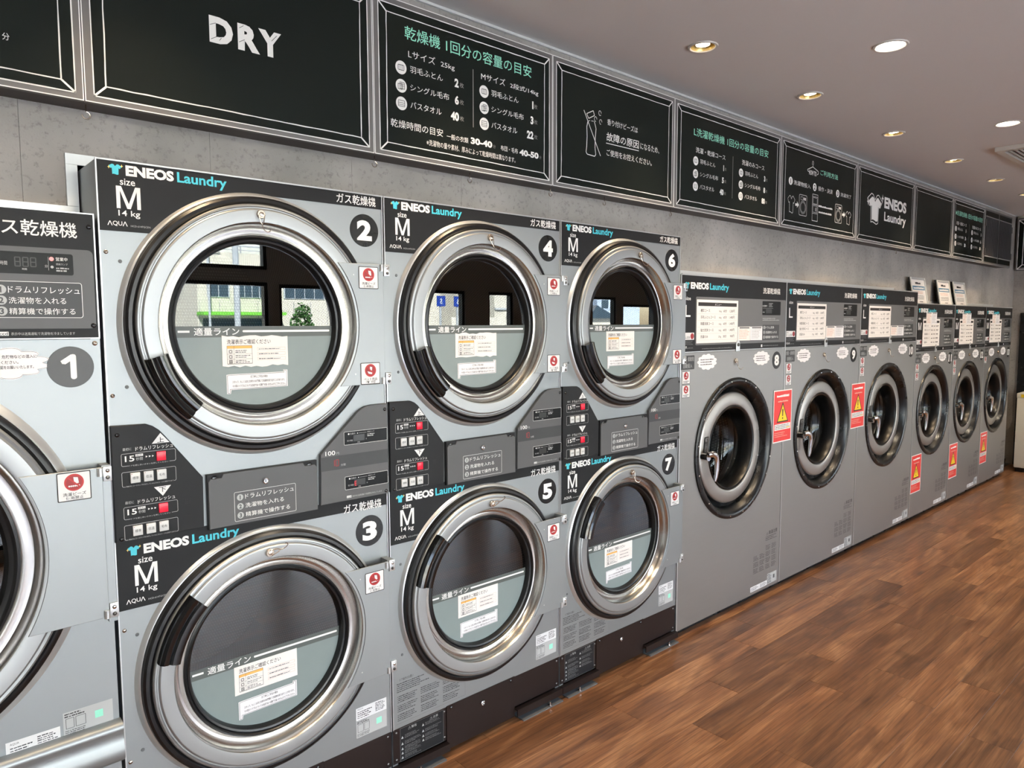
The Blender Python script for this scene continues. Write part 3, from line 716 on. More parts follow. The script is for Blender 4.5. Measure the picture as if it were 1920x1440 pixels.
def no_sign(bb, x0, z0, x1, z1, y, lines, kind=0):
    """small framed sticker: red prohibition roundel over two lines of print"""
    w = x1-x0; h = z1-z0; cx = (x0+x1)/2; cz = z1-h*.36; r = w*.29
    bb.flat(bb.rr(x0, z0, x1, z1, .003), y, 'dark_print'); bb.flat(bb.rr(x0+.0022, z0+.0022, x1-.0022, z1-.0022, .002), y-.0002, 'label_white')
    bb.disc(cx, cz, r, y-.0004, 'red_print', 32); bb.disc(cx, cz, r*.80, y-.0006, 'red_dark', 32)
    if kind == 0:
        bb.flat([(cx-r*.05, cz+r*.62), (cx+r*.40, cz+r*.55), (cx+r*.48, cz-r*.10), (cx+r*.15, cz-r*.2), (cx-.0, cz+r*.1)], y-.0007, 'label_white')
        for i in range(6): bb.disc(cx-r*.5+r*.2*i, cz-r*.42, r*.10, y-.0007, 'label_white', 8)
    else:
        bb.flat([(cx-r*.1, cz+r*.6), (cx+r*.3, cz+r*.5), (cx+r*.25, cz+.0), (cx-r*.1, cz+.0)], y-.0007, 'label_white')
        bb.flat([(cx-r*.55, cz-r*.12), (cx+r*.35, cz-r*.35), (cx+r*.2, cz-r*.6), (cx-r*.35, cz-r*.5)], y-.0007, 'label_white')
    d = r*.62; bb.line(cx-d, cz+d, cx+d, cz-d, r*.17, y-.0009, 'red_print')
    if lines:
        bb.text(lines[0], x0+w*.16, z0+h*.18, x1-w*.16, z0+h*.30, y-.0004, 'dark_print', .01); bb.text(lines[1], x0+w*.24, z0+h*.05, x1-w*.24, z0+h*.165, y-.0004, 'dark_print', .01)
    else: bb.micro(x0+w*.15, z0+h*.06, x1-w*.12, z0+h*.28, 2, y-.0004, 'dark_print', 3, .6)
def notice(parent, x0, z0, x1, z1, y, rag):
    """crumpled paper slip with a small care-label table"""
    b = MB(); w = x1-x0; h = z1-z0; pts = []
    for i in range(13): pts.append((x0+w*i/12, z0+(random.uniform(-.003, .003) if rag else 0)))
    for i in range(13): pts.append((x1-w*i/12, z1+(random.uniform(-.003, .003) if rag else 0)))
    b.prism(pts, y-.0006, y, 'paper'); yy = y-.0009
    f = lambda a, c: (x0+w*a, z0+h*c)
    b.text('洗濯表示ご確認ください', *f(.07, .74), *f(.73, .90), yy, 'dark_print', .008)
    b.rect(*f(.07, .60), *f(.44, .69), yy, 'orange_print'); b.pline([f(.07, .10), f(.44, .10), f(.44, .69), f(.07, .69)], .0008, yy-.0001, 'dark_print', True); b.line(*f(.17, .10), *f(.17, .69), .0006, yy-.0001, 'dark_print')
    for k, c in enumerate((.50, .33, .17)):
        b.line(*f(.07, c-.08), *f(.44, c-.08), .0005, yy-.0001, 'dark_print'); p = f(.12, c); s = h*.055
        b.frame(p[0]-s, p[1]-s, p[0]+s, p[1]+s, .0004, .0008, yy-.0001, 'dark_print'); b.lathe(p[0], p[1], [(s*.8, yy-.0001), (s*.6, yy-.0001)], 'dark_print', 16)
        if k == 2: b.line(p[0]-s, p[1]-s, p[0]+s, p[1]+s, .0008, yy-.0002, 'dark_print'); b.line(p[0]-s, p[1]+s, p[0]+s, p[1]-s, .0008, yy-.0002, 'dark_print')
        q = f(.19, c-.05); e = f(.43, c+.06); b.micro(q[0], q[1], e[0], e[1], 2, yy-.0001, 'grey_panel', k, .5)
        q = f(.52, .56-.165*k-.04); e = f(.96, .56-.165*k+.06); b.frame(q[0], q[1], e[0], e[1], .0005, .0006, yy-.0001, 'pink_line'); b.micro(q[0]+.004, q[1]+.002, e[0]-.004, e[1]-.002, 1, yy-.0002, 'grey_panel', k+9, .6)
    b.obj('care_notice', parent, False)
def scroll_note(parent, x0, z0, x1, z1, y):
    b = MB(); w = x1-x0; h = z1-z0; f = lambda a, c: (x0+w*a, z0+h*c)
    b.prism([f(.0, -.16), f(.06, -.16), f(.07, .06), f(1, .10), f(1, 1.10), f(.93, 1.12), f(.93, .99), f(.06, .97), f(.0, .95)], y-.0006, y, 'paper_cool'); yy = y-.0009
    b.pline([f(.015, -.12), f(.05, -.12), f(.05, .10), f(.98, .14), f(.98, 1.06), f(.94, 1.08), f(.94, .94), f(.06, .92), f(.015, .90)], .0009, yy, 'dark_print', True)
    b.text('終了時にご不在の場合', *f(.38, .70), *f(.66, .85), yy, 'dark_print', .01)
    b.text('スタッフ、もしくは次にお待ちのお客様にて洗濯物を取り出すことがあります。', *f(.09, .44), *f(.95, .59), yy, 'dark_print', .012)
    b.text('その際のトラブルについては当店では一切責任を負いませんのでご了承ください。', *f(.09, .20), *f(.96, .35), yy, 'dark_print', .012)
    b.obj('scroll_notice', parent, False)
def digits(bb, s, x, z, h, y, mt, sl=.0):
    """seven-segment figures"""
    SEG = {'0': 'abcdef', '1': 'bc', '8': 'abcdefg', 'E': 'adefg'}
    w = h*.5; t = h*.11
    for k, ch in enumerate(s):
        o = x+k*w*1.5
        P = {'a': (o, z+h, o+w, z+h), 'b': (o+w, z+h, o+w, z+h/2), 'c': (o+w, z+h/2, o+w, z), 'd': (o, z, o+w, z), 'e': (o, z+h/2, o, z), 'f': (o, z+h, o, z+h/2), 'g': (o, z+h/2, o+w, z+h/2)}
        for q in SEG[ch]: bb.line(*P[q], t, y, mt)
def hook_thing(x, z, y, pose, label, r=.0118):
    """round magnet with a wire hook hanging down (or flipped to the side)"""
    t = thing('magnetic_hook', label, 'hook', (x, y, z), 0, 'magnetic hooks on the machines')
    b = MB(); b.lathe(0, 0, [(r, 0), (r, -.006), (r*.9, -.0075), (r*.55, -.0075), (r*.5, -.010), (r*.2, -.011), (.0002, -.011)], 'nickel', 24); b.obj('magnet', t)
    a = {'down': 0.0, 'side': math.radians(100), 'tilt': math.radians(14)}[pose]
    P = [(-r*.75, -.008, -r*.2), (-.004, -.010, -.022), (0, -.010, -.028), (.0, -.012, -.036), (.004, -.016, -.045), (.010, -.020, -.049), (.016, -.024, -.046), (.019, -.026, -.040)]
    Q = [(r*.75, -.008, -r*.2), (.004, -.010, -.022), (0, -.010, -.028)]
    rot = lambda p: (p[0]*math.cos(a)-p[2]*math.sin(a), p[1], p[0]*math.sin(a)+p[2]*math.cos(a))
    b = MB(); b.tube([rot(p) for p in P], .0013, 'nickel', 6); b.tube([rot(p) for p in Q], .0013, 'nickel', 6); b.obj('wire_hook', t)
    return t
def number_decal(parent, n, cx, cz, r, y=-.0008):
    b = MB(); b.lathe(cx, cz, [(r, y+.0008), (r-.0006, y), (.0002, y)], 'black_plastic', 48); o = b.obj('number_disc', parent)
    b = MB(); w = r*(.52 if len(n) == 1 else .80)
    if n == '1': b.flat(b.rr(cx-r*.02, cz-r*.60, cx+r*.24, cz+r*.62, r*.12), y-.0004, 'white_print'); b.flat([(cx-r*.42, cz+r*.30), (cx-r*.36, cz+r*.16), (cx-r*.22, cz+r*.14), (cx+r*.16, cz+r*.40), (cx+r*.20, cz+r*.60), (cx+r*.02, cz+r*.61)], y-.0005, 'white_print')
    else: b.text(n, cx-w, cz-r*.62, cx+w, cz+r*.62, y-.0004, 'white_print', .05, 4)
    b.obj('numeral', o, False)

# ================================================================== stacked dryers (two drums in one cabinet)
DW = .7942; DCX = .393; ZU, ZLO = 1.533, .594
def dryer_door(root, cz, h0, h1, stickers, rag, name):
    """round door: outer rim, flat face, polished channel, rubber and glass, handle between angles h0 and h1, hinge plate on the right"""
    cx = DCX
    b = MB(); b.lathe(cx, cz, [(.352, -.001), (.350, -.026), (.344, -.031), (.336, -.032), (.330, -.028), (.330, 0)], 'rubber', 120); b.obj('door_seal', root)
    b = MB(); b.lathe(cx, cz, [(.330, -.010), (.329, -.036), (.326, -.040), (.322, -.041), (.320, -.038), (.317, -.038), (.3155, -.041), (.313, -.0432), (.311, -.0437), (.282, -.0440), (.2800, -.0437), (.2790, -.0425)], 'door_silver', 120)
    d = b.obj(name, root, True, .22)
    b = MB(); b.lathe(cx, cz, [(.279, -.0425), (.276, -.038), (.273, -.026), (.269, -.013), (.263, -.004), (.256, -.002), (.250, -.006), (.2475, -.010)], 'channel', 120); b.obj('polished_channel', d)
    b = MB(); b.lathe(cx, cz, [(.2480, -.006), (.2470, -.013), (.2425, -.015), (.2400, -.012), (.2385, -.008), (.2350, -.010), (.2300, -.008), (.2255, .002), (.2250, .014)], 'rubber', 120); b.obj('window_rubber', d)
    b = MB(); b.disc(cx, cz, .2262, .012, 'door_glass', 120); b.obj('window_glass', d, False)
    # printed film on the inside of the glass: band with the load line, grey field below
    zt, zb, R = cz-.003, cz-.033, .2258
    def seg(z0, z1):
        a0 = math.asin(max(-1, z0-cz)/R) if z0 > cz-R else -math.pi/2; a1 = math.asin((z1-cz)/R); n = 28
        right = [(cx+R*math.cos(a0+(a1-a0)*i/n), cz+R*math.sin(a0+(a1-a0)*i/n)) for i in range(n+1)]
        return right+[(2*cx-p[0], p[1]) for p in reversed(right)]
    b = MB(); b.flat(seg(cz-R+.0001, zb), .0114, 'film'); b.obj('grey_film', d, False)
    b = MB(); b.flat(seg(zb, zt), .0114, 'film_band'); f = b.obj('load_line_band', d, False)
    zl = cz-.017; b = MB(); b.rect(cx-.218, zl-.0028, cx-.188, zl+.0028, .0110, 'white_print'); b.flat(b.rr(cx-.047, zl-.0030, cx+.217, zl+.0030, .0028), .0110, 'white_print')
    b.text('適量ライン', cx-.177, zl-.0108, cx-.056, zl+.0102, .0110, 'white_print', .010); b.obj('load_line_lettering', f, False)
    notice(d, cx-.105, cz-.115, cx+.083, cz-.031, .0108, rag); scroll_note(d, cx-.096, cz-.182, cx+.080, cz-.134, .0108)
    # handle
    b = MB(); b.lathe(cx, cz, [(.272, -.040), (.272, -.058), (.276, -.066), (.286, -.070), (.296, -.069), (.302, -.064), (.308, -.069), (.318, -.071), (.326, -.066), (.328, -.052), (.326, -.036)], 'black_gloss', 26, h0, h1); b.obj('handle', d)
    # hinge plate: left edge follows the channel
    a0 = math.degrees(math.asin(.186/.290)); pl = arc(cx, cz, .2865, -a0, a0, 30)
    b = MB(); b.prism(list(reversed(pl))[::-1][::-1] and ([(cx+.374, cz-.184), (cx+.374, cz+.184)]+[p for p in reversed(pl)]), -.0475, -.0440, 'silver', .0008); hp = b.obj('hinge_plate', d, True, .3)
    b = MB(); b.box(cx+.374, -.040, cz-.185, cx+.396, -.001, cz+.186, 'silver'); b.obj('hinge_post', d, False)
    for s in (-1, 1):
        z0 = cz+s*.168; b = MB(); b.rbox(cx+.377, -.0475, z0-.018, cx+.3975, -.038, z0+.018, .001, 'silver_edge'); b.cyl((cx+.3665, -.0490, z0-.0120*0-.010+s*.006), (cx+.3665, -.0490, z0+.010+s*.006), .0062, 'silver_edge', 14)
        h = b.obj('hinge', d); screw(d, cx+.388, z0+.008, -.0476, .0052, 'chrome', 'hinge_screw'); screw(d, cx+.388, z0-.009, -.0476, .0048, 'steel_dark', 'hinge_screw')
    for k, (zz, ln, kd) in enumerate(stickers):
        b = MB(); no_sign(b, cx+.287, cz+zz-.033, cx+.355, cz+zz+.034, -.0484, ln, kd); b.obj('prohibition_sticker', d, False)
    # tiny rivets on the plate
    for z in (-.15, .15): b = MB(); b.lathe(cx+.270, cz+z, [(.0025, -.0476), (.002, -.0482), (.0001, -.0484)], 'silver_edge', 10); b.obj('rivet', d)
    return d
def header_outline(zt, zband, zblk, cz, R=.362, x0=.003, x1=DW-.003):
    """top band with a block on the left, cut by the round door"""
    cx = DCX; aL = 180-math.degrees(math.asin((zblk-cz)/R)); aR = math.degrees(math.asin(min(1, (zband-cz)/R)))
    pts = [(x0, zblk)]+[(p[0], p[1]) for p in arc(cx, cz, R, aL, aR, 30)]+[(x1, zband), (x1, zt), (x0, zt)]
    return pts
def round_mark(bb, n, cx, cz, r, y, ink='grey_dark'): bb.disc(cx, cz, r, y, 'grey_print', 24); bb.textl(n, cx, cz-r*.62, r*1.75, y-.0002, ink, .03, 2, 1, 'c')
STEPTXT = ['ドラムリフレッシュ', '洗濯物を入れる', '精算機で操作する']; STEPW = [.143, .112, .130]
def build_dryer():
    R = thing('stacked_dryer', 'x', 'dryer', (0, 0, 0), 0, 'stacked gas dryers')
    # shell
    b = MB(); b.box(0, .002, .03, .02, .95, 1.932, 'silver'); b.box(DW-.02, .002, .03, DW, .95, 1.932, 'silver'); b.box(.02, .002, 1.915, DW-.02, .95, 1.932, 'silver'); b.box(.02, .93, .03, DW-.02, .95, 1.915, 'steel_dark'); b.box(.02, .002, .03, DW-.02, .93, .05, 'steel_dark'); b.box(.02, .02, 1.06, DW-.02, .93, 1.08, 'steel_dark')
    b.obj('cabinet', R, False)
    b = MB(); b.plate_hole(0, 1.065, DW, 1.935, DCX, ZU, .335, 0, .0035, 'silver', 120); b.obj('front_panel', R, False)
    b = MB(); b.plate_hole(0, .177, DW, 1.065, DCX, ZLO, .335, 0, .0035, 'silver', 120); b.obj('front_panel', R, False)
    b = MB()
    b.box(-.0004, -.003, .177, .0026, .003, 1.9354, 'silver_edge'); b.box(DW-.0022, -.003, .177, DW+.0004, .003, 1.9354, 'silver_edge'); b.box(.0026, -.003, 1.9325, DW-.0022, .003, 1.9356, 'silver_edge'); b.obj('edge_trim', R, False)
    for cz in (ZU, ZLO):
        b = MB(); b.lathe(DCX, cz, [(.3640, -.0002), (.3615, -.003), (.3580, -.008), (.3550, -.011), (.3520, -.012), (.3505, -.010), (.3505, 0)], 'silver_edge', 120); b.obj('door_surround', R)
        drum('drum', R, DCX, cz, .315, .05, .72)
        b = MB(); b.lathe(DCX, cz, [(.335, .0035), (.315, .05)], 'steel_dark', 96); b.obj('drum_mouth', R)
    # header panels
    for zt, zb, zk, cz in ((1.9322, 1.893, 1.764, ZU), (.990, .951, .810, ZLO)):
        b = MB(); b.prism(header_outline(zt, zb, zk, cz), -.0016, 0, 'black_panel'); h = b.obj('header_panel', R, False)
        dz = 0 if cz == ZU else -.9525
        eneos(h, .026, 1.900+dz, .066, .312, .026, -.0020)
        b = MB(); b.text('size', .052, 1.877+dz, .086, 1.893+dz, -.0020, 'white_print', .008, 3); b.mm(.0425, 1.820+dz, .0970, 1.874+dz, -.0020, 'white_print'); b.text('14 kg', .0455, 1.7975+dz, .0945, 1.816+dz, -.0020, 'white_print', .008, 3); b.obj('size_lettering', h, False)
        b = MB(); b.pline([(.021, 1.777+dz), (.0258, 1.788+dz), (.0305, 1.777+dz)], .0018, -.0020, 'white_print'); b.text('QU', .032, 1.776+dz, .053, 1.7885+dz, -.0020, 'white_print', .008, 3); b.pline([(.0545, 1.777+dz), (.0592, 1.788+dz), (.064, 1.777+dz)], .0018, -.0020, 'white_print')
        b.text('HCD-6147GCEN', .072, 1.7765+dz, .117, 1.781+dz, -.0020, 'grey_print'); b.obj('maker_lettering', h, False)
        b = MB(); b.text('ガス乾燥機', .637, 1.8985+dz, .772, 1.9275+dz, -.0020, 'white_print', .009); b.obj('type_lettering', h, False)
    # left control panel
    b = MB(); b.prism([(.001, .9905), (.2145, .9905), (.2165, 1.127), (.126, 1.249), (.112, 1.266), (.098, 1.277), (.084, 1.283), (.001, 1.285)], -.014, 0, 'black_panel', .0015); c = b.obj('control_panel', R, False)
    b = MB(); y = -.0144
    for dz, tri in ((0, 0), (-.1355, 1)):
        if tri == 0: b.flat([(.0935, 1.2315), (.1360, 1.2315), (.1148, 1.2575)], y, 'label_white'); b.text('上', .1065, 1.233, .1230, 1.2465, y-.0002, 'dark_print', .012)
        else: b.flat([(.0940, 1.1190), (.1145, 1.0935), (.1352, 1.1190)], y, 'label_white'); b.text('下', .1060, 1.1035, .1230, 1.1170, y-.0002, 'dark_print', .012)
        b.text('最初に', .026, 1.2205+dz, .046, 1.2280+dz, y, 'grey_print'); b.text('ドラムリフレッシュ', .055, 1.2175+dz, .144, 1.2275+dz, y, 'white_print')
        b.frame(.0215, 1.1815+dz, .1500, 1.2135+dz, .004, .0010, y, 'grey_print'); b.rect(.037, 1.180+dz, .134, 1.1835+dz, y-.0001, 'black_panel')
        b.text('15', .030, 1.1925+dz, .0515, 1.2070+dz, y, 'white_print', .012, 3); b.rect(.0545, 1.2035+dz, .0720, 1.2095+dz, y, 'label_white'); b.text('無料', .0560, 1.2042+dz, .0705, 1.2088+dz, y-.0002, 'dark_print'); b.text('秒間', .0555, 1.1930+dz, .0710, 1.2010+dz, y, 'grey_print')
        for q in range(3): b.flat([(.078+.0075*q, 1.1980+dz), (.0825+.0075*q, 1.2005+dz), (.078+.0075*q, 1.2030+dz)], y, 'white_print')
        b.text('ドアを閉じ赤いボタンを押してください', .038, 1.1797+dz, .131, 1.1837+dz, y-.0002, 'grey_print')
        b.frame(.0210, 1.1290+dz, .1490, 1.1670+dz, .004, .0010, y, 'grey_print'); b.rect(.029, 1.127+dz, .143, 1.1315+dz, y-.0001, 'black_panel'); b.text('運転中にコースランプが点灯しているときはコースを変更できます', .030, 1.1282+dz, .142, 1.1318+dz, y-.0002, 'grey_print')
    for i in range(3):
        for k in range(3): b.disc(.170+.005*i, 1.064+.005*k, .0011, y, 'rubber', 8)
    b.obj('control_lettering', c, False)
    for dz in (0, -.1355):
        b = MB(); b.rbox(.1030, -.019, 1.1865+dz, .1250, -.0135, 1.2105+dz, .001, 'red_button'); b.obj('start_button', c)
        for x0, tx in ((.0400, '標準'), (.0710, '低温'), (.1020, '毛布')):
            b = MB(); b.rbox(x0, -.019, 1.1375+dz, x0+.0225, -.0135, 1.1635+dz, .001, 'grey_button'); b.text(tx, x0+.0045, 1.1465+dz, x0+.0185, 1.1540+dz, -.0192, 'dark_print'); b.disc(x0+.003, 1.1605+dz, .0010, -.0192, 'red_dark', 8); b.obj('course_button', c)
    for x, z in ((.0150, 1.262), (.0140, .9985)): screw(c, x, z, -.0141, .0055, 'black_gloss', 'panel_screw')
    # right display panel
    b = MB(); b.prism([(.5555, .9905), (DW-.001, .9905), (DW-.001, 1.2815), (.738, 1.2815), (.715, 1.2780), (.697, 1.2700), (.683, 1.2600), (.5590, 1.144)], -.014, 0, 'grey_panel', .0015); c = b.obj('display_panel', R, False)
    y = -.0144; b = MB(); b.rect(.5572, 1.0925, DW-.0025, 1.1350, y, 'grey_dark'); b.obj('price_strip', c, False)
    b = MB(); b.text('100', .5735, 1.1385, .6060, 1.1520, y, 'white_print', .008, 3); b.text('円', .6100, 1.1385, .6190, 1.1460, y, 'grey_print'); digits(b, '10', .5930, 1.1040, .0190, y-.0003, 'red_dark'); b.text('分間', .6240, 1.1015, .6400, 1.1085, y-.0003, 'grey_print')
    b.rect(.6420, .9985, .6580, 1.0055, y, 'label_white'); b.text('ccd', .6435, .9995, .6565, 1.0045, y-.0002, 'dark_print', .01); b.text('表示中は送風運転で洗濯物を冷ましています', .6610, .9990, .7670, 1.0045, y, 'grey_print'); b.obj('price_lettering', c, False)
    for z0, lower in ((1.1640, 0), (1.0245, 1)):
        b = MB(); b.flat(b.rr(.6365, z0, .7905, z0+.0415, .003), y, 'display'); dsp = b.obj('display_window', c, False)
        b = MB(); yy = y-.0003; b.frame(.6365, z0, .7905, z0+.0415, .003, .0009, yy, 'white_print'); b.disc(.6530, z0+.0335, .0027, yy, 'white_print', 12); b.text('営業中', .6580, z0+.0305, .6760, z0+.0365, yy, 'grey_print'); b.disc(.6835, z0+.0335, .0016, yy, 'white_print', 10)
        b.line(.687, z0+.0335, .715, z0+.0335, .0007, yy, 'grey_print'); b.text('燃焼ランプ', .7180, z0+.0320, .7430, z0+.0365, yy, 'grey_print'); b.micro(.7180, z0+.0190, .7480, z0+.0300, 2, yy, 'grey_print', 4, .6)
        b.text('残り時間', .6470, z0+.0100, .6660, z0+.0155, yy, 'grey_print'); b.rect(.6690, z0+.0090, .7080, z0+.0290, yy, 'seg_dim'); b.text('分', .7120, z0+.0105, .7160, z0+.0150, yy, 'grey_print'); b.text('時間', .6830, z0+.0030, .6910, z0+.0070, yy, 'grey_print')
        b.obj('display_lettering', dsp, False)
    for x, z in ((.783, 1.264), (.783, 1.000)): screw(c, x, z, -.0141, .0055, 'black_gloss', 'panel_screw')
    # coin box between the panels
    b = MB(); b.prism([(.2265, .979), (.5465, .979), (.5465, 1.1305), (.2265, 1.1305)], -.012, 0, 'black_panel', .001); c = b.obj('coin_box', R, False)
    b = MB(); b.prism([(.2285, .981), (.5445, .981), (.5445, 1.1105), (.5380, 1.1180), (.5060, 1.1180), (.5010, 1.1285), (.2690, 1.1285), (.2640, 1.1180), (.2350, 1.1180), (.2285, 1.1105)], -.0160, -.012, 'grey_panel', .0012); fr = b.obj('coin_box_face', c, False)
    y = -.0166; b = MB(); b.frame(.2960, .9900, .4755, 1.0725, .004, .0010, y, 'white_print')
    for k in range(3): round_mark(b, str(k+1), .3125, 1.0565-.0253*k, .0090, y); b.text(STEPTXT[k], .3265, 1.0500-.0253*k, .3265+STEPW[k], 1.0635-.0253*k, y, 'white_print')
    b.obj('step_lettering', fr, False)
    for x in (.2460, .5230): screw(c, x, 1.1190, -.0122, .0075, 'black_gloss', 'panel_screw')
    b = MB(); b.lathe(.3855, 1.0930, [(.0090, -.016), (.0088, -.022), (.0065, -.0235), (.0062, -.020), (.0002, -.020)], 'chrome', 24); b.rect(.3845, 1.0885, .3865, 1.0975, -.0203, 'dark_print'); b.obj('lock', c)
    # base
    b = MB(); b.box(.001, .0, .055, .2205, .02, .1765, 'brown_black'); base = b.obj('base_panel', R, False)
    b = MB(); b.rect(.0280, .0560, .2085, .1730, -.0006, 'black_panel'); b.frame(.0280, .0560, .2085, .1730, .001, .0010, -.0010, 'grey_panel_light')
    for i, z in enumerate((.135, .113, .095, .080, .064)):
        b.flat([(.032, z), (.041, z), (.0365, z+.009)], -.0010, 'grey_print'); b.micro(.046, z-.002, .112, z+.012, 3, -.0010, 'grey_panel_light', i+2, .5)
        if i < 4: b.flat([(.117, z+.012), (.126, z+.012), (.1215, z+.021)], -.0010, 'grey_print'); b.micro(.130, z+.010, .203, z+.022, 3, -.0010, 'grey_panel_light', i+20, .5)
    b.text('⚠警告', .060, .158, .095, .168, -.0010, 'grey_print'); b.text('⚠注意', .150, .158, .185, .168, -.0010, 'grey_print'); b.obj('caution_plate', base, False)
    b = MB(); b.box(.2225, -.002, .018, .5475, .02, .1795, 'brown_black'); mid = b.obj('access_panel', R, False)
    b = MB(); b.lathe(.3855, .1340, [(.0095, -.002), (.0092, -.009), (.0068, -.0105), (.0064, -.007), (.0002, -.007)], 'chrome', 24); b.rect(.3842, .129, .3868, .139, -.0073, 'dark_print'); b.obj('lock', mid)
    for x in (.243, .528): screw(mid, x, .168, -.0021, .0055, 'black_gloss', 'panel_screw')
    b = MB(); b.box(.5495, .0, .055, DW-.001, .02, .1765, 'brown_black'); bp = b.obj('base_panel', R, False)
    for p, xs in ((base, (.013, .213)), (bp, (.780,))):
        for x in xs:
            for z in (.163, .068): screw(p, x, z, -.0002, .005, 'steel_dark', 'panel_screw')
    for x0, x1 in ((-.001, .2225), (.5475, DW+.001)):
        b = MB(); b.box(x0, -.021, .046, x1, .0, .050, 'brown_black'); b.box(x0, -.021, .023, x1, -.017, .046, 'brown_black'); o = b.obj('base_ledge', R, False)
    for x0, x1, bx in ((.02, .20, .095), (.57, .79, .720)):
        b = MB(); b.box(x0, -.030, .0005, x1, .10, .005, 'plug'); p = b.obj('anchor_plate', R, False)
        b = MB(); b.cyl((bx, -.024, .005), (bx, -.024, .010), .008, 'chrome', 6); b.cyl((bx, -.024, .010), (bx, -.024, .022), .004, 'chrome', 10); b.obj('anchor_bolt', R)
    for x in (.03, DW-.03): b = MB(); b.cyl((x, .06, .0), (x, .06, .05), .02, 'steel_dark', 14); b.cyl((x, .85, 0), (x, .85, .05), .02, 'steel_dark', 14); b.obj('foot', R)
    # print and labels on the lower sheet
    b = MB(); b.flat([(.014, .192), (.307, .192), (.307, .262), (.250, .272), (.190, .300), (.129, .345), (.014, .352)], -.0006, 'silver'); b.pline([(.014, .192), (.307, .192), (.307, .256)], .0007, -.0008, 'grey_panel_light')
    b.text('ドア操作のお願い', .030, .338, .085, .348, -.0008, 'dark_print'); b.micro(.018, .300, .150, .334, 5, -.0008, 'grey_dark', 11, .5)
    for i in range(3):
        for k in range(3): b.micro(.020+.094*i, .200+.032*k, .102+.094*i, .226+.032*k, 4, -.0008, 'grey_dark', 30+i*3+k, .5)
    stuff(b.obj('printed_caution', R, False))
    b = MB(); b.rect(.664, .263, .777, .304, -.0006, 'label_white'); b.text('AQUA', .669, .296, .690, .301, -.0008, 'dark_print'); b.micro(.669, .267, .727, .293, 4, -.0008, 'grey_dark', 3, .5); b.micro(.735, .270, .773, .300, 6, -.0008, 'grey_panel', 5, .6); b.obj('rating_label', R, False)
    b = MB(); b.rect(.664, .205, .777, .262, -.0006, 'grey_print'); b.micro(.667, .250, .716, .260, 2, -.0008, 'dark_print', 6, .6); b.frame(.669, .222, .690, .248, .001, .001, -.0008, 'dark_print'); b.frame(.693, .222, .712, .248, .001, .001, -.0008, 'dark_print'); b.micro(.667, .208, .716, .219, 3, -.0008, 'dark_print', 8, .5); b.rect(.738, .226, .758, .246, -.0008, 'chalk_mint'); b.obj('instruction_label', R, False)
    for x, z in ((.014, 1.712), (.013, 1.359), (.013, .758), (.012, .407)): screw(R, x, z)
    for x, z in ((.0445, 1.691), (.046, 1.379), (.042, .739), (.042, .428)): plug(R, x, z)
    for x in (.03, .27, .53, .76): b = MB(); b.lathe(0, 0, [(.005, .0), (.0045, -.003), (.0001, -.0035)], 'silver_edge', 12); o = b.obj('top_screw', R); o.location = (x, .012, 1.9322); o.rotation_euler = (-math.pi/2, 0, 0)
    return R
D1 = build_dryer()
D2, D3 = copy_tree(D1), copy_tree(D1)
BEADS, PET = ('洗濯ビーズ', '使用禁止'), ('ペット用品', '不可')
SPEC = [(D1, 0.0, '2', '3', 'stacked silver gas dryer numbered 2 above 3, nearest and largest'), (D2, .80, '4', '5', 'stacked silver gas dryer numbered 4 above 5, middle of the three'), (D3, 1.60, '6', '7', 'stacked silver gas dryer numbered 6 above 7, next to the first washer')]
for o, x, n0, n1, lab in SPEC:
    o.location = (x, 0, 0); o['label'] = lab
    number_decal(o, n0, .7305, 1.8235, .050); number_decal(o, n1, .7275, .8765, .050)
    dryer_door(o, ZU, 195, 227.5, ((.142, BEADS, 0), (-.150, PET, 1)), n0 != '6', 'door'); dryer_door(o, ZLO, 135, 167, ((.130, BEADS, 0),), False, 'door')
b = MB(); y = -.0150
E_DISP = MB(); digits(E_DISP, 'E', .6705, 1.0345, .013, -.0152, 'red_led'); E_DISP.obj('display_code', D1, False)
hook_thing(.3850, 1.833, -.0445, 'down', 'magnetic wire hook hanging at the top of the number two door, nearest the picture'); hook_thing(.3790, .8925, -.0445, 'side', 'magnetic hook on door three with its wire flipped to the right')
hook_thing(.80+.402, 1.834, -.0445, 'tilt', 'magnetic wire hook at the top of door four'); hook_thing(.80+.402, .890, -.0445, 'side', 'magnetic hook on door five with its wire flipped sideways')
hook_thing(1.60+.440, 1.826, -.0445, 'tilt', 'magnetic wire hook at the top of door six'); hook_thing(1.60+.400, .892, -.0445, 'tilt', 'magnetic wire hook hanging at the top of door seven')

# ================================================================== single large dryer at the left edge
R = thing('gas_dryer', 'large silver gas dryer numbered 1 cut off at the left', 'dryer', (0, 0, 0))
XA, XB, GX, GZ = -1.042, -.0085, -.526, 1.005
b = MB(); b.box(XA, .002, .03, XA+.02, 1.0, 1.798, 'silver'); b.box(XB-.02, .002, .03, XB, 1.0, 1.798, 'silver'); b.box(XA+.02, .002, 1.78, XB-.02, 1.0, 1.798, 'silver'); b.box(XA+.02, .98, .03, XB-.02, 1.0, 1.78, 'steel_dark'); b.box(XA+.02, .002, .03, XB-.02, .98, .05, 'steel_dark'); b.obj('cabinet', R, False)
b = MB(); b.plate_hole(XA, .530, XB, 1.500, GX, GZ, .425, 0, .004, 'silver', 120); b.obj('front_panel', R, False)
b = MB(); b.box(XA, 0, .10, XB, .004, .430, 'silver'); lp = b.obj('lower_panel', R, False)
b = MB(); b.frame(XA+.03, .12, XB-.028, .400, .004, .0012, -.0006, 'grey_panel_light'); b.line(XB-.30, .372, XB-.028, .372, .0012, -.0006, 'grey_panel_light'); b.obj('panel_line', lp, False)
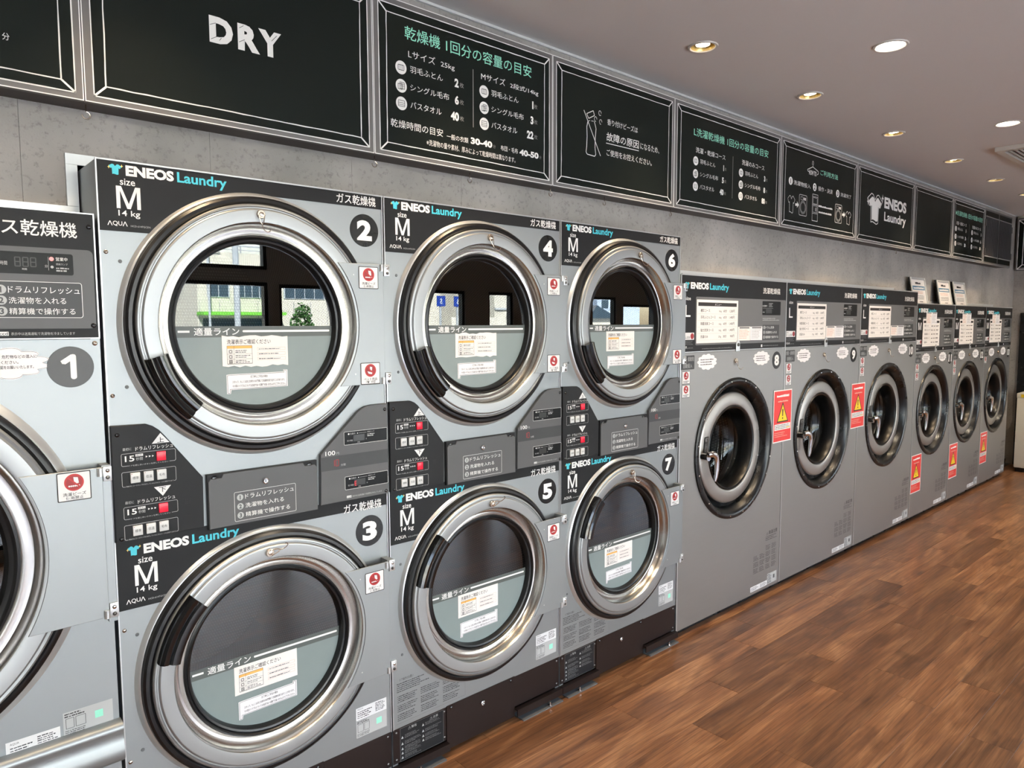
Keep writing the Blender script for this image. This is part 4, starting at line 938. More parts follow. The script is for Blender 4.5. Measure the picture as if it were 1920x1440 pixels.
b = MB(); v = [(0, .432), (-.028, .436), (-.036, .446), (-.036, .470), (-.030, .486), (-.026, .505), (-.034, .517), (-.034, .527), (-.024, .535), (0, .536)]
b.add([(x, p[0], p[1]) for x in (XA, XB+.002) for p in v], [(i, i+1, len(v)+i+1, len(v)+i) for i in range(len(v)-1)]+[tuple(range(len(v)-1, -1, -1)), tuple(range(len(v), 2*len(v)))], 'silver'); b.obj('bumper_rail', R, True, .9)
b = MB(); b.box(XA, .03, 0, XB, .9, .10, 'brown_black'); b.obj('plinth', R, False)
b = MB(); b.box(XA-.0003, -.003, 1.5015, XA+.003, .002, 1.8005, 'silver_edge'); b.box(XB-.003, -.003, 1.5015, XB+.0003, .002, 1.8005, 'silver_edge'); b.box(XA+.003, -.003, 1.7975, XB-.003, .002, 1.8005, 'silver_edge'); b.box(XA+.003, -.003, 1.5015, XB-.003, .002, 1.5040, 'silver_edge'); b.obj('edge_trim', R, False)
b = MB(); b.prism([(XA+.003, 1.504), (XB-.003, 1.504), (XB-.003, 1.7975), (XA+.003, 1.7975)], -.004, 0, 'black_panel'); hp = b.obj('header_panel', R, False)
b = MB(); b.prism(b.rr(XA+.05, 1.526, XB-.007, 1.7125, .012), -.0052, -.004, 'grey_panel'); gp = b.obj('control_panel', hp, False)
b = MB(); b.text('ガス乾燥機', -.232, 1.7385, -.046, 1.7745, -.0046, 'white_print', .009); b.obj('type_lettering', hp, False)
b = MB(); y = -.0056; b.flat(b.rr(-.30, 1.651, -.0575, 1.7005, .005), y, 'display'); dsp = b.obj('display_window', gp, False)
b = MB(); y -= .0003; b.text('残り時間', -.215, 1.6695, -.1865, 1.6785, y, 'grey_print'); digits(b, '888', -.172, 1.668, .0200, y, 'seg_dim'); b.text('時間', -.159, 1.6595, -.150, 1.6640, y, 'grey_print'); b.text('分', -.1150, 1.667, -.1090, 1.6735, y, 'grey_print'); b.line(-.1075, 1.692, -.1075, 1.661, .0006, y, 'grey_print')
b.text('営業中', -.0925, 1.6835, -.0690, 1.6920, y, 'white_print'); b.disc(-.1005, 1.6690, .0032, y, 'grey_print', 16); b.text('燃焼ランプ', -.0925, 1.6735, -.0690, 1.6785, y, 'grey_print'); b.micro(-.0925, 1.6580, -.0630, 1.6700, 2, y, 'grey_print', 4, .6); b.obj('display_lettering', dsp, False)
b = MB(); b.disc(-.1010, 1.6875, .0048, y-.0002, 'pink_led', 20); b.obj('indicator_lamp', dsp, False)
b = MB(); y = -.0056; b.flat(b.rr(-.30, 1.551, -.042, 1.634, .006), y, 'grey_dark'); b.frame(-.30, 1.551, -.042, 1.634, .006, .0012, y-.0002, 'white_print')
for k, (w, z) in enumerate(((.141, 1.6145), (.112, 1.5905), (.130, 1.5660))): round_mark(b, str(k+1), -.2015, z, .0105, y-.0003); b.text(STEPTXT[k], -.188, z-.0075, -.188+w, z+.0075, y-.0003, 'white_print')
b.obj('step_lettering', gp, False)
b = MB(); y = -.0046; b.rect(-.2120, 1.5105, -.1915, 1.5195, y, 'label_white'); b.text('ccd', -.2090, 1.5115, -.1930, 1.5185, y-.0002, 'dark_print', .01); b.text('表示中は送風運転で洗濯物を冷ましています', -.1870, 1.5110, -.0610, 1.5180, y, 'grey_print'); b.obj('note_lettering', hp, False)
for x, z in ((-.0210, 1.768), (-.0215, 1.533)): screw(hp, x, z, -.0042, .006, 'black_gloss', 'panel_screw')
screw(R, -.0200, 1.490, 0, .006)
number_decal(R, '1', -.0730, 1.4345, .049)
def cloud(bb, x0, z0, x1, z1, y, rows=3, mt='paper_cool', seed=0, ink='dark_print', bumps=11):
    cx, cz, a, c = (x0+x1)/2, (z0+z1)/2, (x1-x0)/2, (z1-z0)/2; P = []
    for i in range(bumps*7):
        t = 2*math.pi*i/(bumps*7); k = .86+.14*abs(math.sin(t*bumps/2)); P.append((cx+a*k*math.cos(t), cz+c*k*math.sin(t)))
    bb.prism(P, y-.0005, y, mt); return P
b = MB(); P = cloud(b, -.330, 1.408, -.113, 1.486, -.0002, bumps=13); b.pline([(p[0]*.985-.0033, (p[1]-1.447)*.95+1.447) for p in P], .0007, -.0009, 'grey_dark', True)
b.text('類・危険物などの混入に', -.222, 1.4585, -.140, 1.4665, -.0009, 'dark_print', .01); b.text('意ください。', -.218, 1.4460, -.176, 1.4540, -.0009, 'dark_print', .01); b.text('確認をお願いいたします。', -.217, 1.4345, -.147, 1.4425, -.0009, 'dark_print', .01); b.obj('cloud_sticker', R, False)
b = MB(); b.lathe(GX, GZ, [(.470, -.0002), (.462, -.004), (.455, -.012), (.450, -.014), (.447, 0)], 'silver_edge', 120); b.obj('door_surround', R)
b = MB(); b.lathe(GX, GZ, [(.450, -.001), (.448, -.024), (.442, -.028), (.434, -.029), (.428, -.025), (.428, 0)], 'rubber', 120); b.obj('door_seal', R)
b = MB(); b.lathe(GX, GZ, [(.428, -.010), (.427, -.034), (.422, -.038), (.416, -.036), (.411, -.040), (.380, -.041), (.374, -.039)], 'door_silver', 120); d = b.obj('door', R)
b = MB(); b.lathe(GX, GZ, [(.374, -.039), (.370, -.033), (.366, -.018), (.358, -.004), (.346, -.001), (.336, -.004), (.331, -.008)], 'channel', 120); b.obj('polished_channel', d)
b = MB(); b.lathe(GX, GZ, [(.3315, -.004), (.330, -.012), (.324, -.014), (.320, -.010), (.316, -.009), (.308, -.006), (.302, .004), (.301, .014)], 'rubber', 120); b.obj('window_rubber', d)
b = MB(); b.disc(GX, GZ, .303, .012, 'door_glass', 120); b.obj('window_glass', d, False)
drum('drum', R, GX, GZ, .40, .06, .80)
b = MB(); b.lathe(GX, GZ, [(.425, .004), (.40, .06)], 'steel_dark', 96); b.obj('drum_mouth', R)
a0 = math.degrees(math.asin(.187/.382)); pl = arc(GX, GZ, .380, -a0, a0, 30)
b = MB(); b.prism([(-.0275, GZ-.185), (-.0275, GZ+.187)]+[p for p in reversed(pl)], -.0455, -.0415, 'silver', .0008); b.obj('hinge_plate', d, True, .3)
b = MB(); b.box(-.0275, -.040, GZ-.20, XB-.0005, -.0005, GZ+.19, 'silver'); b.obj('hinge_post', d, False)
for s in (-1, 1):
    z0 = GZ+s*.170; b = MB(); b.rbox(-.0260, -.0470, z0-.018, XB+.001, -.038, z0+.018, .001, 'silver_edge'); b.cyl((-.0330, -.0485, z0-.010+s*.006), (-.0330, -.0485, z0+.010+s*.006), .0065, 'silver_edge', 14); b.obj('hinge', d)
    screw(d, -.0165, z0+.008, -.0471, .0052, 'chrome', 'hinge_screw'); screw(d, -.0165, z0-.009, -.0471, .0048, 'steel_dark', 'hinge_screw')
b = MB(); no_sign(b, -.1225, 1.1205, -.0525, 1.1895, -.0464, BEADS); b.obj('prohibition_sticker', d, False)
b = MB(); b.rect(-.246, .518, -.137, .5635, -.0006, 'label_white'); b.text('AQUA', -.238, .553, -.220, .559, -.0008, 'dark_print'); b.micro(-.238, .524, -.190, .550, 4, -.0008, 'grey_dark', 3, .5); b.micro(-.184, .527, -.142, .558, 6, -.0008, 'grey_panel', 5, .6); b.obj('rating_label', R, False)
b = MB(); b.rect(-.130, .532, -.022, .592, -.0006, 'grey_print'); b.micro(-.127, .578, -.080, .590, 2, -.0008, 'dark_print', 6, .6); b.frame(-.125, .550, -.107, .576, .001, .001, -.0008, 'dark_print'); b.frame(-.104, .550, -.082, .576, .001, .001, -.0008, 'dark_print'); b.micro(-.127, .534, -.080, .547, 3, -.0008, 'dark_print', 8, .5); b.rect(-.062, .555, -.044, .574, -.0008, 'chalk_mint'); b.obj('instruction_label', R, False)

# ================================================================== washer-dryers
def warn_tri(bb, cx, cz, s, y, fill, ink):
    bb.flat([(cx-s, cz-s*.80), (cx+s, cz-s*.80), (cx, cz+s*.95)], y, ink); bb.flat([(cx-s*.82, cz-s*.69), (cx+s*.82, cz-s*.69), (cx, cz+s*.72)], y-.0002, fill)
    bb.flat([(cx-s*.07, cz-s*.28), (cx+s*.07, cz-s*.28), (cx+s*.11, cz+s*.32), (cx-s*.11, cz+s*.32)], y-.0004, ink); bb.disc(cx, cz-s*.46, s*.09, y-.0004, ink, 12)
def washer(X0, w, big, n, label, paper_up):
    """stainless front-loader: dark control head, round recessed door, printed notes"""
    H = 1.769 if big else 1.685; dz = 0.0 if big else -.0845; hb = 1.397+dz; cx = w/2; cz = .884 if big else .843; Ro = .372 if big else .362
    R = thing('washer_dryer', label, 'washer', (X0, 0, 0), 0, 'size L washer-dryers' if big else 'size M washer-dryers')
    g = .0015; sh = 0.0 if big else -.146
    b = MB(); b.box(g, .004, .04, g+.02, .95, H-.004, 'steel'); b.box(w-g-.02, .004, .04, w-g, .95, H-.004, 'steel'); b.box(g+.02, .004, H-.024, w-g-.02, .95, H-.004, 'steel'); b.box(g+.02, .93, .04, w-g-.02, .95, H-.024, 'steel_dark'); b.box(g+.02, .004, .04, w-g-.02, .93, .06, 'steel_dark'); b.obj('cabinet', R, False)
    b = MB(); b.plate_hole(g, .037, w-g, hb-.002, cx, cz, .345, 0, .004, 'steel', 96); b.obj('front_panel', R, False)
    b = MB(); b.box(g, -.0012, .037, g+.0075, .001, H-.003, 'silver_edge'); b.obj('side_trim', R, False)
    b = MB(); b.box(g, .035, 0, w-g, .80, .040, 'black_plastic'); b.obj('plinth', R, False)
    # control head
    b = MB(); b.box(g+.0075, -.003, H-.007, w-g, .003, H, 'silver_edge'); b.box(g+.0075, -.003, hb, w-g, .003, hb+.003, 'silver_edge'); b.obj('head_trim', R, False)
    b = MB(); b.box(g+.0075, -.002, hb+.003, w-g, .004, H-.007, 'black_panel'); h = b.obj('control_head', R, False)
    zt = lambda z: z+dz
    y = -.0026
    b = MB(); b.flat(b.rr(.123, zt(1.430), w-g-.004, zt(1.663), .008), y, 'grey_panel_light'); gp = b.obj('control_field', h, False)
    eneos(h, .028, zt(1.699), .078, .412, .032, -.0026, .009)
    b = MB(); b.text('洗濯乾燥機', .752+sh, zt(1.693), .938+sh, zt(1.7255), y, 'white_print', .009); b.obj('type_lettering', h, False)
    b = MB(); b.text('size', .034, zt(1.645), .080, zt(1.661), y, 'white_print', .008); (b.flat([(.036, zt(1.566)), (.079, zt(1.566)), (.079, zt(1.574)), (.046, zt(1.574)), (.046, zt(1.622)), (.036, zt(1.622))], y, 'white_print') if big else b.mm(.034, zt(1.566), .098, zt(1.622), y, 'white_print')); b.obj('size_lettering', h, False)
    b = MB(); b.pline([(.004+.006, zt(1.415)), (.0155, zt(1.427)), (.021, zt(1.415))], .0018, y, 'white_print'); b.text('QU', .0225, zt(1.4145), .042, zt(1.427), y, 'white_print', .008); b.pline([(.0435, zt(1.415)), (.049, zt(1.427)), (.0545, zt(1.415))], .0018, y, 'white_print'); b.micro(.060, zt(1.415), .104, zt(1.421), 1, y, 'grey_panel_light', 2, .7, ragged=0); b.obj('maker_lettering', h, False)
    b = MB(); b.rect(.004+.006, zt(1.457), .112, zt(1.491), y, 'label_white'); b.text('最初に', .014, zt(1.478), .040, zt(1.487), y-.0002, 'dark_print'); b.text('ドラム洗浄', .013, zt(1.460), .076, zt(1.475), y-.0002, 'dark_print'); b.disc(.096, zt(1.474), .0145, y-.0002, 'red_dark', 20); bt = b.obj('drum_wash_button', h, False)
    b = MB(); b.micro(.010, zt(1.432), .110, zt(1.453), 3, y, 'grey_panel_light', 7, .5); b.micro(.18, zt(1.408), .46, zt(1.416), 1, y, 'grey_panel_light', 9, .7, ragged=.05); b.rect(.742+sh, zt(1.407), .757+sh, zt(1.421), y, 'label_white'); b.micro(.765+sh, zt(1.410), .93+sh, zt(1.418), 1, y, 'grey_panel_light', 10, .7, ragged=.02); stuff(b.obj('small_print', h, False))
    # menu sheet
    yy = y-.0005; b = MB(); b.prism([(.130, zt(1.439)), (.501, zt(1.439)), (.501, zt(1.650)), (.130, zt(1.650))], yy-.0006, yy, 'paper'); mn = b.obj('menu_sheet', gp, False)
    yy -= .0009; b = MB(); b.rect(.141, zt(1.619), .487, zt(1.637), yy, 'dark_print'); b.text('メニュー', .285, zt(1.6225), .343, zt(1.6335), yy-.0002, 'white_print')
    for k, (a, c1, c2, c3) in enumerate((('標準コース', '16kg', '60分', '1,200円'), ('羽毛ふとんコース', '16kg', '65分', '1,400円'), ('除菌消臭コース', '16kg', '60分', '1,400円'), ('強力洗浄コース', '16kg', '60分', '1,400円'), ('洗濯のみ', '27kg', '30分', '900円'))):
        z = zt(1.591-.0317*k); b.textl(a, .163, z, .0165, yy, 'dark_print', .006); (b.micro(.310, z, .346, z+.010, 1, yy, 'dark_print', k, .8, (.004, .008), 0), b.micro(.362, z, .395, z+.010, 1, yy, 'dark_print', k+3, .8, (.004, .008), 0), b.micro(.412, z, .468, z+.011, 1, yy, 'dark_print', k+7, .8, (.005, .010), 0)) if not big else b.textl(c1, .346, z, .0135, yy, 'dark_print', 0, 2, 1, 'r'); big and b.textl(c2, .395, z, .0165, yy, 'dark_print', .006, 2, 1, 'r'); big and b.textl(c3, .468, z, .0165, yy, 'dark_print', .006, 2, 1, 'r')
        b.line(.138, z-.010, .492, z-.010, .0009, yy, 'grey_print')
    b.obj('menu_lettering', mn, False)
    # small display, steps, stuck-on papers
    b = MB(); b.flat(b.rr(.747+sh, zt(1.579), .946+sh, zt(1.654), .005), y-.0004, 'display'); dsp = b.obj('display_window', gp, False)
    b = MB(); q = y-.0007; b.disc(.753+sh, zt(1.628), .003, q, 'white_print', 10); b.text('営業中', .762+sh, zt(1.624), .797+sh, zt(1.633), q, 'white_print'); b.micro(.815+sh, zt(1.622), .862+sh, zt(1.647), 3, q, 'grey_print', 3, .5); b.line(.750+sh, zt(1.616), .862+sh, zt(1.616), .001, q, 'grey_print'); b.micro(.750+sh, zt(1.592), .775+sh, zt(1.598), 1, q, 'grey_print', 4, .8); b.rect(.785+sh, zt(1.588), .850+sh, zt(1.612), q, 'seg_dim'); b.obj('display_lettering', dsp, False)
    b = MB(); q = y-.0004; b.micro(.752+sh, zt(1.548), .943+sh, zt(1.566), 2, q, 'grey_print', 6, .5); b.rect(.754+sh, zt(1.444), .935+sh, zt(1.527), q, 'grey_dark')
    for k, (t_, ww) in enumerate((('ドラム洗浄', .092), ('洗濯物を入れる', .122), ('精算機で操作する', .140))): round_mark(b, str(k+1), .771+sh, zt(1.512-.026*k), .0095, q-.0003); b.text(t_, .786+sh, zt(1.505-.026*k), .786+sh+ww, zt(1.519-.026*k), q-.0003, 'white_print')
    b.obj('step_lettering', gp, False)
    if big: px0, pz0, px1, pz1 = .503, 1.446, .750, 1.518
    else: px0, pz0, px1, pz1 = .190, 1.525, .425, 1.618
    for k, xm in enumerate((px0, (px0+px1)/2)):
        q = y-.0018; b = MB(); x1 = xm+(px1-px0)/2-.002; b.prism([(xm, pz0), (x1, pz0-.001), (x1, pz1), (xm, pz1-.001)], q-.0006, q, 'paper' if k == 0 else 'paper_cool'); b.rect(xm+.014, pz1-.010, x1-.010, pz1-.003, q-.0008, 'grey_panel_light')
        b.micro(xm+.010, pz0+.008, x1-.010, pz1-.014, 6, q-.0008, 'grey_print' if k else 'pink_line', 12+k, .45); b.obj('taped_notice', h, False)
    b = MB(); b.prism([(cx-.018, hb-.006), (cx+.016, hb-.006), (cx+.016, hb+.034), (cx+.008, hb+.052), (cx-.008, hb+.052), (cx-.018, hb+.034)], -.008, -.003, 'silver_edge', .001); lt = b.obj('head_latch', R, False)
    b = MB(); b.lathe(cx-.001, hb+.028, [(.009, -.008), (.0085, -.012), (.0002, -.012)], 'steel_dark', 16); b.obj('latch_lock', R)
    # stickers on the steel
    y = -.0004
    b = MB(); b.prism(b.rr(.008, zt(1.315), .121, zt(1.382), .005), y-.0005, y, 'grey_dark'); b.text('洗剤・柔軟剤', .014, zt(1.354), .116, zt(1.376), y-.0007, 'grey_print'); b.text('自動投入', .030, zt(1.322), .102, zt(1.344), y-.0007, 'grey_print'); b.obj('detergent_sticker', R, False)
    for x0, x1, z0, z1, sd in ((.145, .318, 1.306, 1.386, 1), (.668+sh, .844+sh, 1.308, 1.386, 2)):
        b = MB(); cloud(b, x0, zt(z0), x1, zt(z1), y, bumps=11); b.micro(x0+.028, zt(z0)+.022, x1-.028, zt(z1)-.022, 3, y-.0007, 'dark_print', sd, .42, ragged=.2); b.obj('cloud_sticker', R, False)
    number_decal(R, n, .921+sh*.88, zt(1.330), .0485)
    for k, z0 in enumerate((1.246, 1.180) if n != '13' else (1.246,)):
        b = MB(); no_sign(b, .022, zt(z0), .087, zt(z0+.062), y, None, k); b.obj('prohibition_sticker', R, False)
    ws = w-1.0096
    b = MB(); warn_tri(b, .868+ws, .352, .010, y, 'steel', 'dark_print'); b.text('高温注意', .884+ws, .345, .980+ws, .367, y, 'dark_print', .006); b.micro(.850+ws, .312, .980+ws, .340, 3, y, 'grey_dark', 3, .4); b.obj('hot_caution_print', R, False)
    b = MB()
    for i in range(4):
        for k in range(4 if i > 1 else 3): b.micro(.722+.066*i+ws, .150+.036*k, .780+.066*i+ws, .180+.036*k, 4, y, 'grey_dark', 50+4*i+k, .42)
    stuff(b.obj('printed_caution', R, False))
    b = MB(); b.rect(.878+ws, .056, .985+ws, .116, y, 'grey_print'); b.micro(.881+ws, .060, .925+ws, .112, 6, y-.0002, 'grey_dark', 5, .5); b.rect(.945+ws, .078, .962+ws, .100, y-.0002, 'grey_panel'); b.obj('instruction_label', R, False)
    b = MB(); b.rect(.697+ws, .054, .876+ws, .082, y, 'label_white'); b.micro(.703+ws, .058, .790+ws, .079, 3, y-.0002, 'grey_panel', 6, .5); b.micro(.80+ws, .058, .870+ws, .079, 3, y-.0002, 'grey_panel', 7, .5); b.obj('rating_label', R, False)
    # door
    b = MB(); b.lathe(cx, cz, [(Ro, -.0002), (Ro-.002, -.008), (Ro-.010, -.012), (Ro-.022, -.012), (Ro-.034, -.006), (Ro-.044, .010), (Ro-.056, .045), (.296, .060), (.280, .062)], 'black_plastic', 96); s = b.obj('door_surround', R)
    for a in (60, 78, 100, 130, 150, 172, 196, 225, 262, 282, 300, 315, 330, 346): b = MB(); aa = math.radians(a); b.lathe(cx+(Ro-.016)*math.cos(aa), cz+(Ro-.016)*math.sin(aa), [(.0042, -.0118), (.0038, -.0138), (.0001, -.0145)], 'chrome', 10); b.obj('ring_screw', s)
    b = MB(); b.lathe(cx, cz, [(.284, .060), (.292, .040), (.293, .026), (.289, .021), (.284, .019), (.232, .014), (.226, .016), (.222, .022), (.220, .040)], 'steel_door', 96); d = b.obj('door', R)
    b = MB(); b.lathe(cx, cz, [(.2225, .020), (.217, .014), (.210, .018), (.203, .032), (.200, .060), (.198, .100)], 'rubber', 96); b.obj('door_rubber', d)
    b = MB(); b.lathe(cx, cz, [(.204, .040), (.198, .085), (.184, .120), (.150, .146), (.100, .158), (.050, .163), (.0002, .164)], 'porthole_glass', 72); b.obj('porthole_glass', d)
    b = MB(); b.lathe(cx, cz, [(.280, .062), (.262, .075), (.255, .110), (.252, .135), (.244, .140), (.238, .150), (.238, .175), (.262, .185)], 'steel_dark', 72); b.lathe(cx, cz, [(.232, .095), (.222, .105), (.218, .125), (.226, .138)], 'steel_dark', 72); b.obj('tub_mouth', R)
    drum('drum', R, cx, cz, .262, .185, .62, .016)
    for z in (.070, -.075): 
        for q in (0, .022): b = MB(); b.lathe(cx+.247+q, cz+z, [(.0045, .0185), (.004, .0165), (.0001, .016)], 'chrome', 10); b.obj('hinge_screw', d)
    b = MB(); b.prism([(cx-.270, cz-.002), (cx-.238, cz+.002), (cx-.226, cz+.084), (cx-.254, cz+.082)], .0118, .0125, 'dark_print'); b.micro(cx-.258, cz+.060, cx-.234, cz+.078, 3, .0115, 'grey_print', 3, .5); b.micro(cx-.260, cz+.008, cx-.240, cz+.050, 4, .0115, 'grey_panel_light', 6, .5); b.obj('door_label', d, False)
    # lever handle
    b = MB(); b.cyl((cx-.272, .018, cz-.012), (cx-.272, -.020, cz-.012), .019, 'chrome', 20); b.obj('handle_boss', d)
    P = [(-.285, -.022, .002), (-.262, -.026, .004), (-.238, -.029, .000), (-.222, -.030, -.014), (-.214, -.030, -.040), (-.212, -.029, -.080), (-.218, -.028, -.118), (-.224, -.027, -.140)]; rr_ = [.013, .017, .018, .017, .0155, .014, .012, .007]
    hb_ = MB(); N = 12; vv = []
    for i, p in enumerate(P):
        a_ = Vector(P[max(i-1, 0)]); c_ = Vector(P[min(i+1, len(P)-1)]); dd = (c_-a_).normalized(); e1 = dd.cross(Vector((0, 1, 0))).normalized(); e2 = Vector((0, 1, 0))
        for q in range(N): t_ = 2*math.pi*q/N; vv.append(Vector((cx+p[0], p[1], cz+p[2]))+e1*rr_[i]*math.cos(t_)+e2*rr_[i]*.72*math.sin(t_))
    ff = [(i*N+q, i*N+(q+1) % N, (i+1)*N+(q+1) % N, (i+1)*N+q) for i in range(len(P)-1) for q in range(N)]+[tuple(range(N-1, -1, -1)), tuple(range((len(P)-1)*N, len(P)*N))]
    hb_.add(vv, ff, 'chrome'); hb_.obj('handle', d, True, 1.2)
    return R
WL, WM, W0 = 1.0096, .8605, 2.404
for k, lab in enumerate(('stainless size L washer-dryer numbered 8, beside the stacked dryers', 'stainless size L washer-dryer numbered 9, between two red posters', 'stainless size L washer-dryer numbered 10, last of the taller washers')):
    washer(W0+WL*k, WL, True, str(8+k), lab, False); hook_thing(W0+WL*k+WL/2-.012, 1.343, -.0006, 'tilt', 'magnetic wire hook above the door of washer '+('eight', 'nine', 'ten')[k], .013)
W1 = W0+3*WL
for k, lab in enumerate(('stainless size M washer-dryer numbered 11, first of the shorter washers', 'stainless size M washer-dryer numbered 12, middle of the shorter washers', 'stainless size M washer-dryer numbered 13, farthest in the row')):
    washer(W1+WM*k, WM, False, str(11+k), lab, True); hook_thing(W1+WM*k+WM/2-.005, 1.258, -.0006, 'tilt', 'magnetic wire hook above the door of washer '+('eleven', 'twelve', 'thirteen')[k], .013)

# ------------------------------------------------------------------ red caution posters
def poster(x0, z0, label):
    t = thing('caution_poster', label, 'poster', (x0, -.0022, z0), 0, 'red caution posters'); w, h = .210, .297
    b = MB(); b.prism([(0, 0), (w, 0), (w, h), (0, h)], -.0008, 0, 'poster_edge'); b.obj('sheet', t, False)
    b = MB(); b.rect(.006, .006, w-.006, h-.006, -.0010, 'poster_red'); b.obj('red_field', t, False)
    b = MB(); b.micro(.035, .254, .175, .274, 1, -.0013, 'white_print', 3, .7, (.010, .018), 0); b.micro(.050, .226, .165, .240, 1, -.0013, 'pink_line', 4, .6, (.008, .014), 0); b.micro(.014, .028, .190, .060, 3, -.0013, 'pink_line', 6, .35, (.006, .014), .4); b.obj('white_lines', t, False)
    b = MB(); warn_tri(b, .105, .166, .066, -.0013, 'poster_yellow', 'dark_print'); b.obj('warning_triangle', t, False)
    b = MB(); b.rect(.014, .070, .196, .104, -.0013, 'white_print'); b.micro(.018, .074, .190, .101, 3, -.0015, 'dark_print', 8, .45, (.006, .014), .25); b.rect(.150, .078, .190, .082, -.0016, 'poster_yellow'); b.obj('text_box', t, False)
poster(W0+.896, .862, 'red caution poster with yellow triangle taped between washers eight and nine'); poster(W0+WL+.905, .842, 'red caution poster with yellow triangle taped between washers nine and ten')
poster(W1+.010, .222, 'red caution poster low on the left side of washer eleven'); poster(W1+WM+.016, .210, 'red caution poster low on the left side of washer twelve'); poster(W1+2*WM+.012, .222, 'red caution poster low on the left side of washer thirteen')

# ------------------------------------------------------------------ framed notes leaning on the wall, standing on the washers
for x, lab in ((5.673, 'white framed info sheet leaning on the wall above washer 11, left one'), (6.267, 'white framed info sheet leaning on the wall, middle of three'), (6.675, 'white framed info sheet leaning on the wall, rightmost of three')):
    t = thing('info_frame', lab, 'picture frame', (x, .104, 1.6825), 0, 'framed sheets on the washers'); t.rotation_euler = (-.17, 0, 0); w, h = .315, .218
    b = MB(); b.box(0, .004, 0, w, .016, h, 'black_plastic'); b.obj('frame_back', t, False)
    b = MB(); b.box(0, -.003, 0, .014, .004, h, 'trim_white'); b.box(w-.014, -.003, 0, w, .004, h, 'trim_white'); b.box(.014, -.003, 0, w-.014, .004, .010, 'grey_print'); b.box(.014, -.003, h-.016, w-.014, .004, h, 'grey_print'); b.obj('frame', t, False)
    b = MB(); b.rect(.014, .010, w-.014, h-.016, .0035, 'paper'); s = b.obj('sheet', t, False)
    b = MB(); b.rect(.020, .118, w-.022, .150, .0030, 'sheet_blue'); b.micro(.050, .124, w-.040, .144, 1, .0026, 'white_print', 3, .8, (.012, .02), 0); b.micro(.100, .162, .215, .184, 1, .0030, 'dark_print', 5, .8, (.012, .022), 0)
    b.micro(.055, .086, .270, .110, 2, .0030, 'pink_line', 7, .4, (.01, .02)); b.micro(.055, .040, .280, .076, 3, .0030, 'grey_panel_light', 8, .4, (.01, .02)); b.micro(.140, .018, .230, .030, 1, .0030, 'dark_print', 9, .6, (.006, .012)); b.obj('sheet_lettering', s, False)

# ------------------------------------------------------------------ cream cabinet and dark door at the far right
t = thing('cream_cabinet', 'cream box cabinet on a black base at the far right edge', 'cabinet', (8.30, -.015, 0), -math.pi/2)
b = MB(); b.rbox(0, 0, .045, .60, .42, .800, .006, 'cabinet_cream'); b.obj('body', t)
b = MB(); b.box(.01, .02, 0, .59, .40, .045, 'black_plastic'); b.obj('base', t, False)
b = MB(); b.rbox(-.002, -.004, .765, .602, .424, .815, .004, 'cabinet_cream'); lid = b.obj('lid', t)
b = MB(); b.rect(.035, .772, .30, .806, -.0046, 'poster_yellow'); b.micro(.06, .778, .28, .800, 1, -.0050, 'dark_print', 3, .8, (.012, .03), 0); b.obj('yellow_label', lid, False)
b = MB(); b.box(XR-.030, -.95, 0, XR-.0005, .095, 1.64, 'black_plastic'); struct(b.obj('door_1', None, False))

# ================================================================== window front behind the camera and the street it mirrors
b = MB()
WIN = [(-1.5, 1.97, .08, 1.88), (-1.5, 1.97, 1.98, 2.50), (2.06, 3.98, .08, 1.87), (4.28, 4.62, .08, 1.87), (5.86, 6.30, .5, 1.86), (6.42, 7.06, .5, 1.78), (7.2, 8.6, .3, 1.87)]  # last opening on the right is added, unseen, to bring daylight onto the washers
def hole_wall(bb, wins, x0, x1, z0, z1, y0, y1, mt):
    xs = sorted(set([x0, x1]+[w[0] for w in wins]+[w[1] for w in wins])); zs = sorted(set([z0, z1]+[w[2] for w in wins]+[w[3] for w in wins]))
    for i in range(len(xs)-1):
        for j in range(len(zs)-1):
            cx = (xs[i]+xs[i+1])/2; cz = (zs[j]+zs[j+1])/2
            if not any(w[0] < cx < w[1] and w[2] < cz < w[3] for w in wins): bb.box(xs[i], y0, zs[j], xs[i+1], y1, zs[j+1], mt)
hole_wall(b, WIN, XL-.12, XR+.12, 0, ZC, YF-.10, YF, 'wall_light'); struct(b.obj('wall_front', None, False))
for i, (x0, x1, z0, z1) in enumerate(WIN):
    b = MB(); w = .028
    for a in ((x0, z0, x1, z0+w), (x0, z1-w, x1, z1), (x0, z0+w, x0+w, z1-w), (x1-w, z0+w, x1, z1-w)): b.box(a[0], YF-.08, a[1], a[2], YF-.02, a[3], 'frame_dark')
    o = struct(b.obj('window_%d' % (i+1), None, False))
    b = MB(); b.box(x0+w, YF-.053, z0+w, x1-w, YF-.047, z1-w, 'window_pane'); b.obj('pane', o, False)
b = MB(); b.box(XL-.5, YF-1.75, 2.62, XR+.5, YF-.101, 2.72, 'building_white'); struct(b.obj('trim_5', None, False))
b = MB(); b.box(-60, -60, -.32, 70, YF-.12, -.12, 'asphalt'); struct(b.obj('ground', None, False))
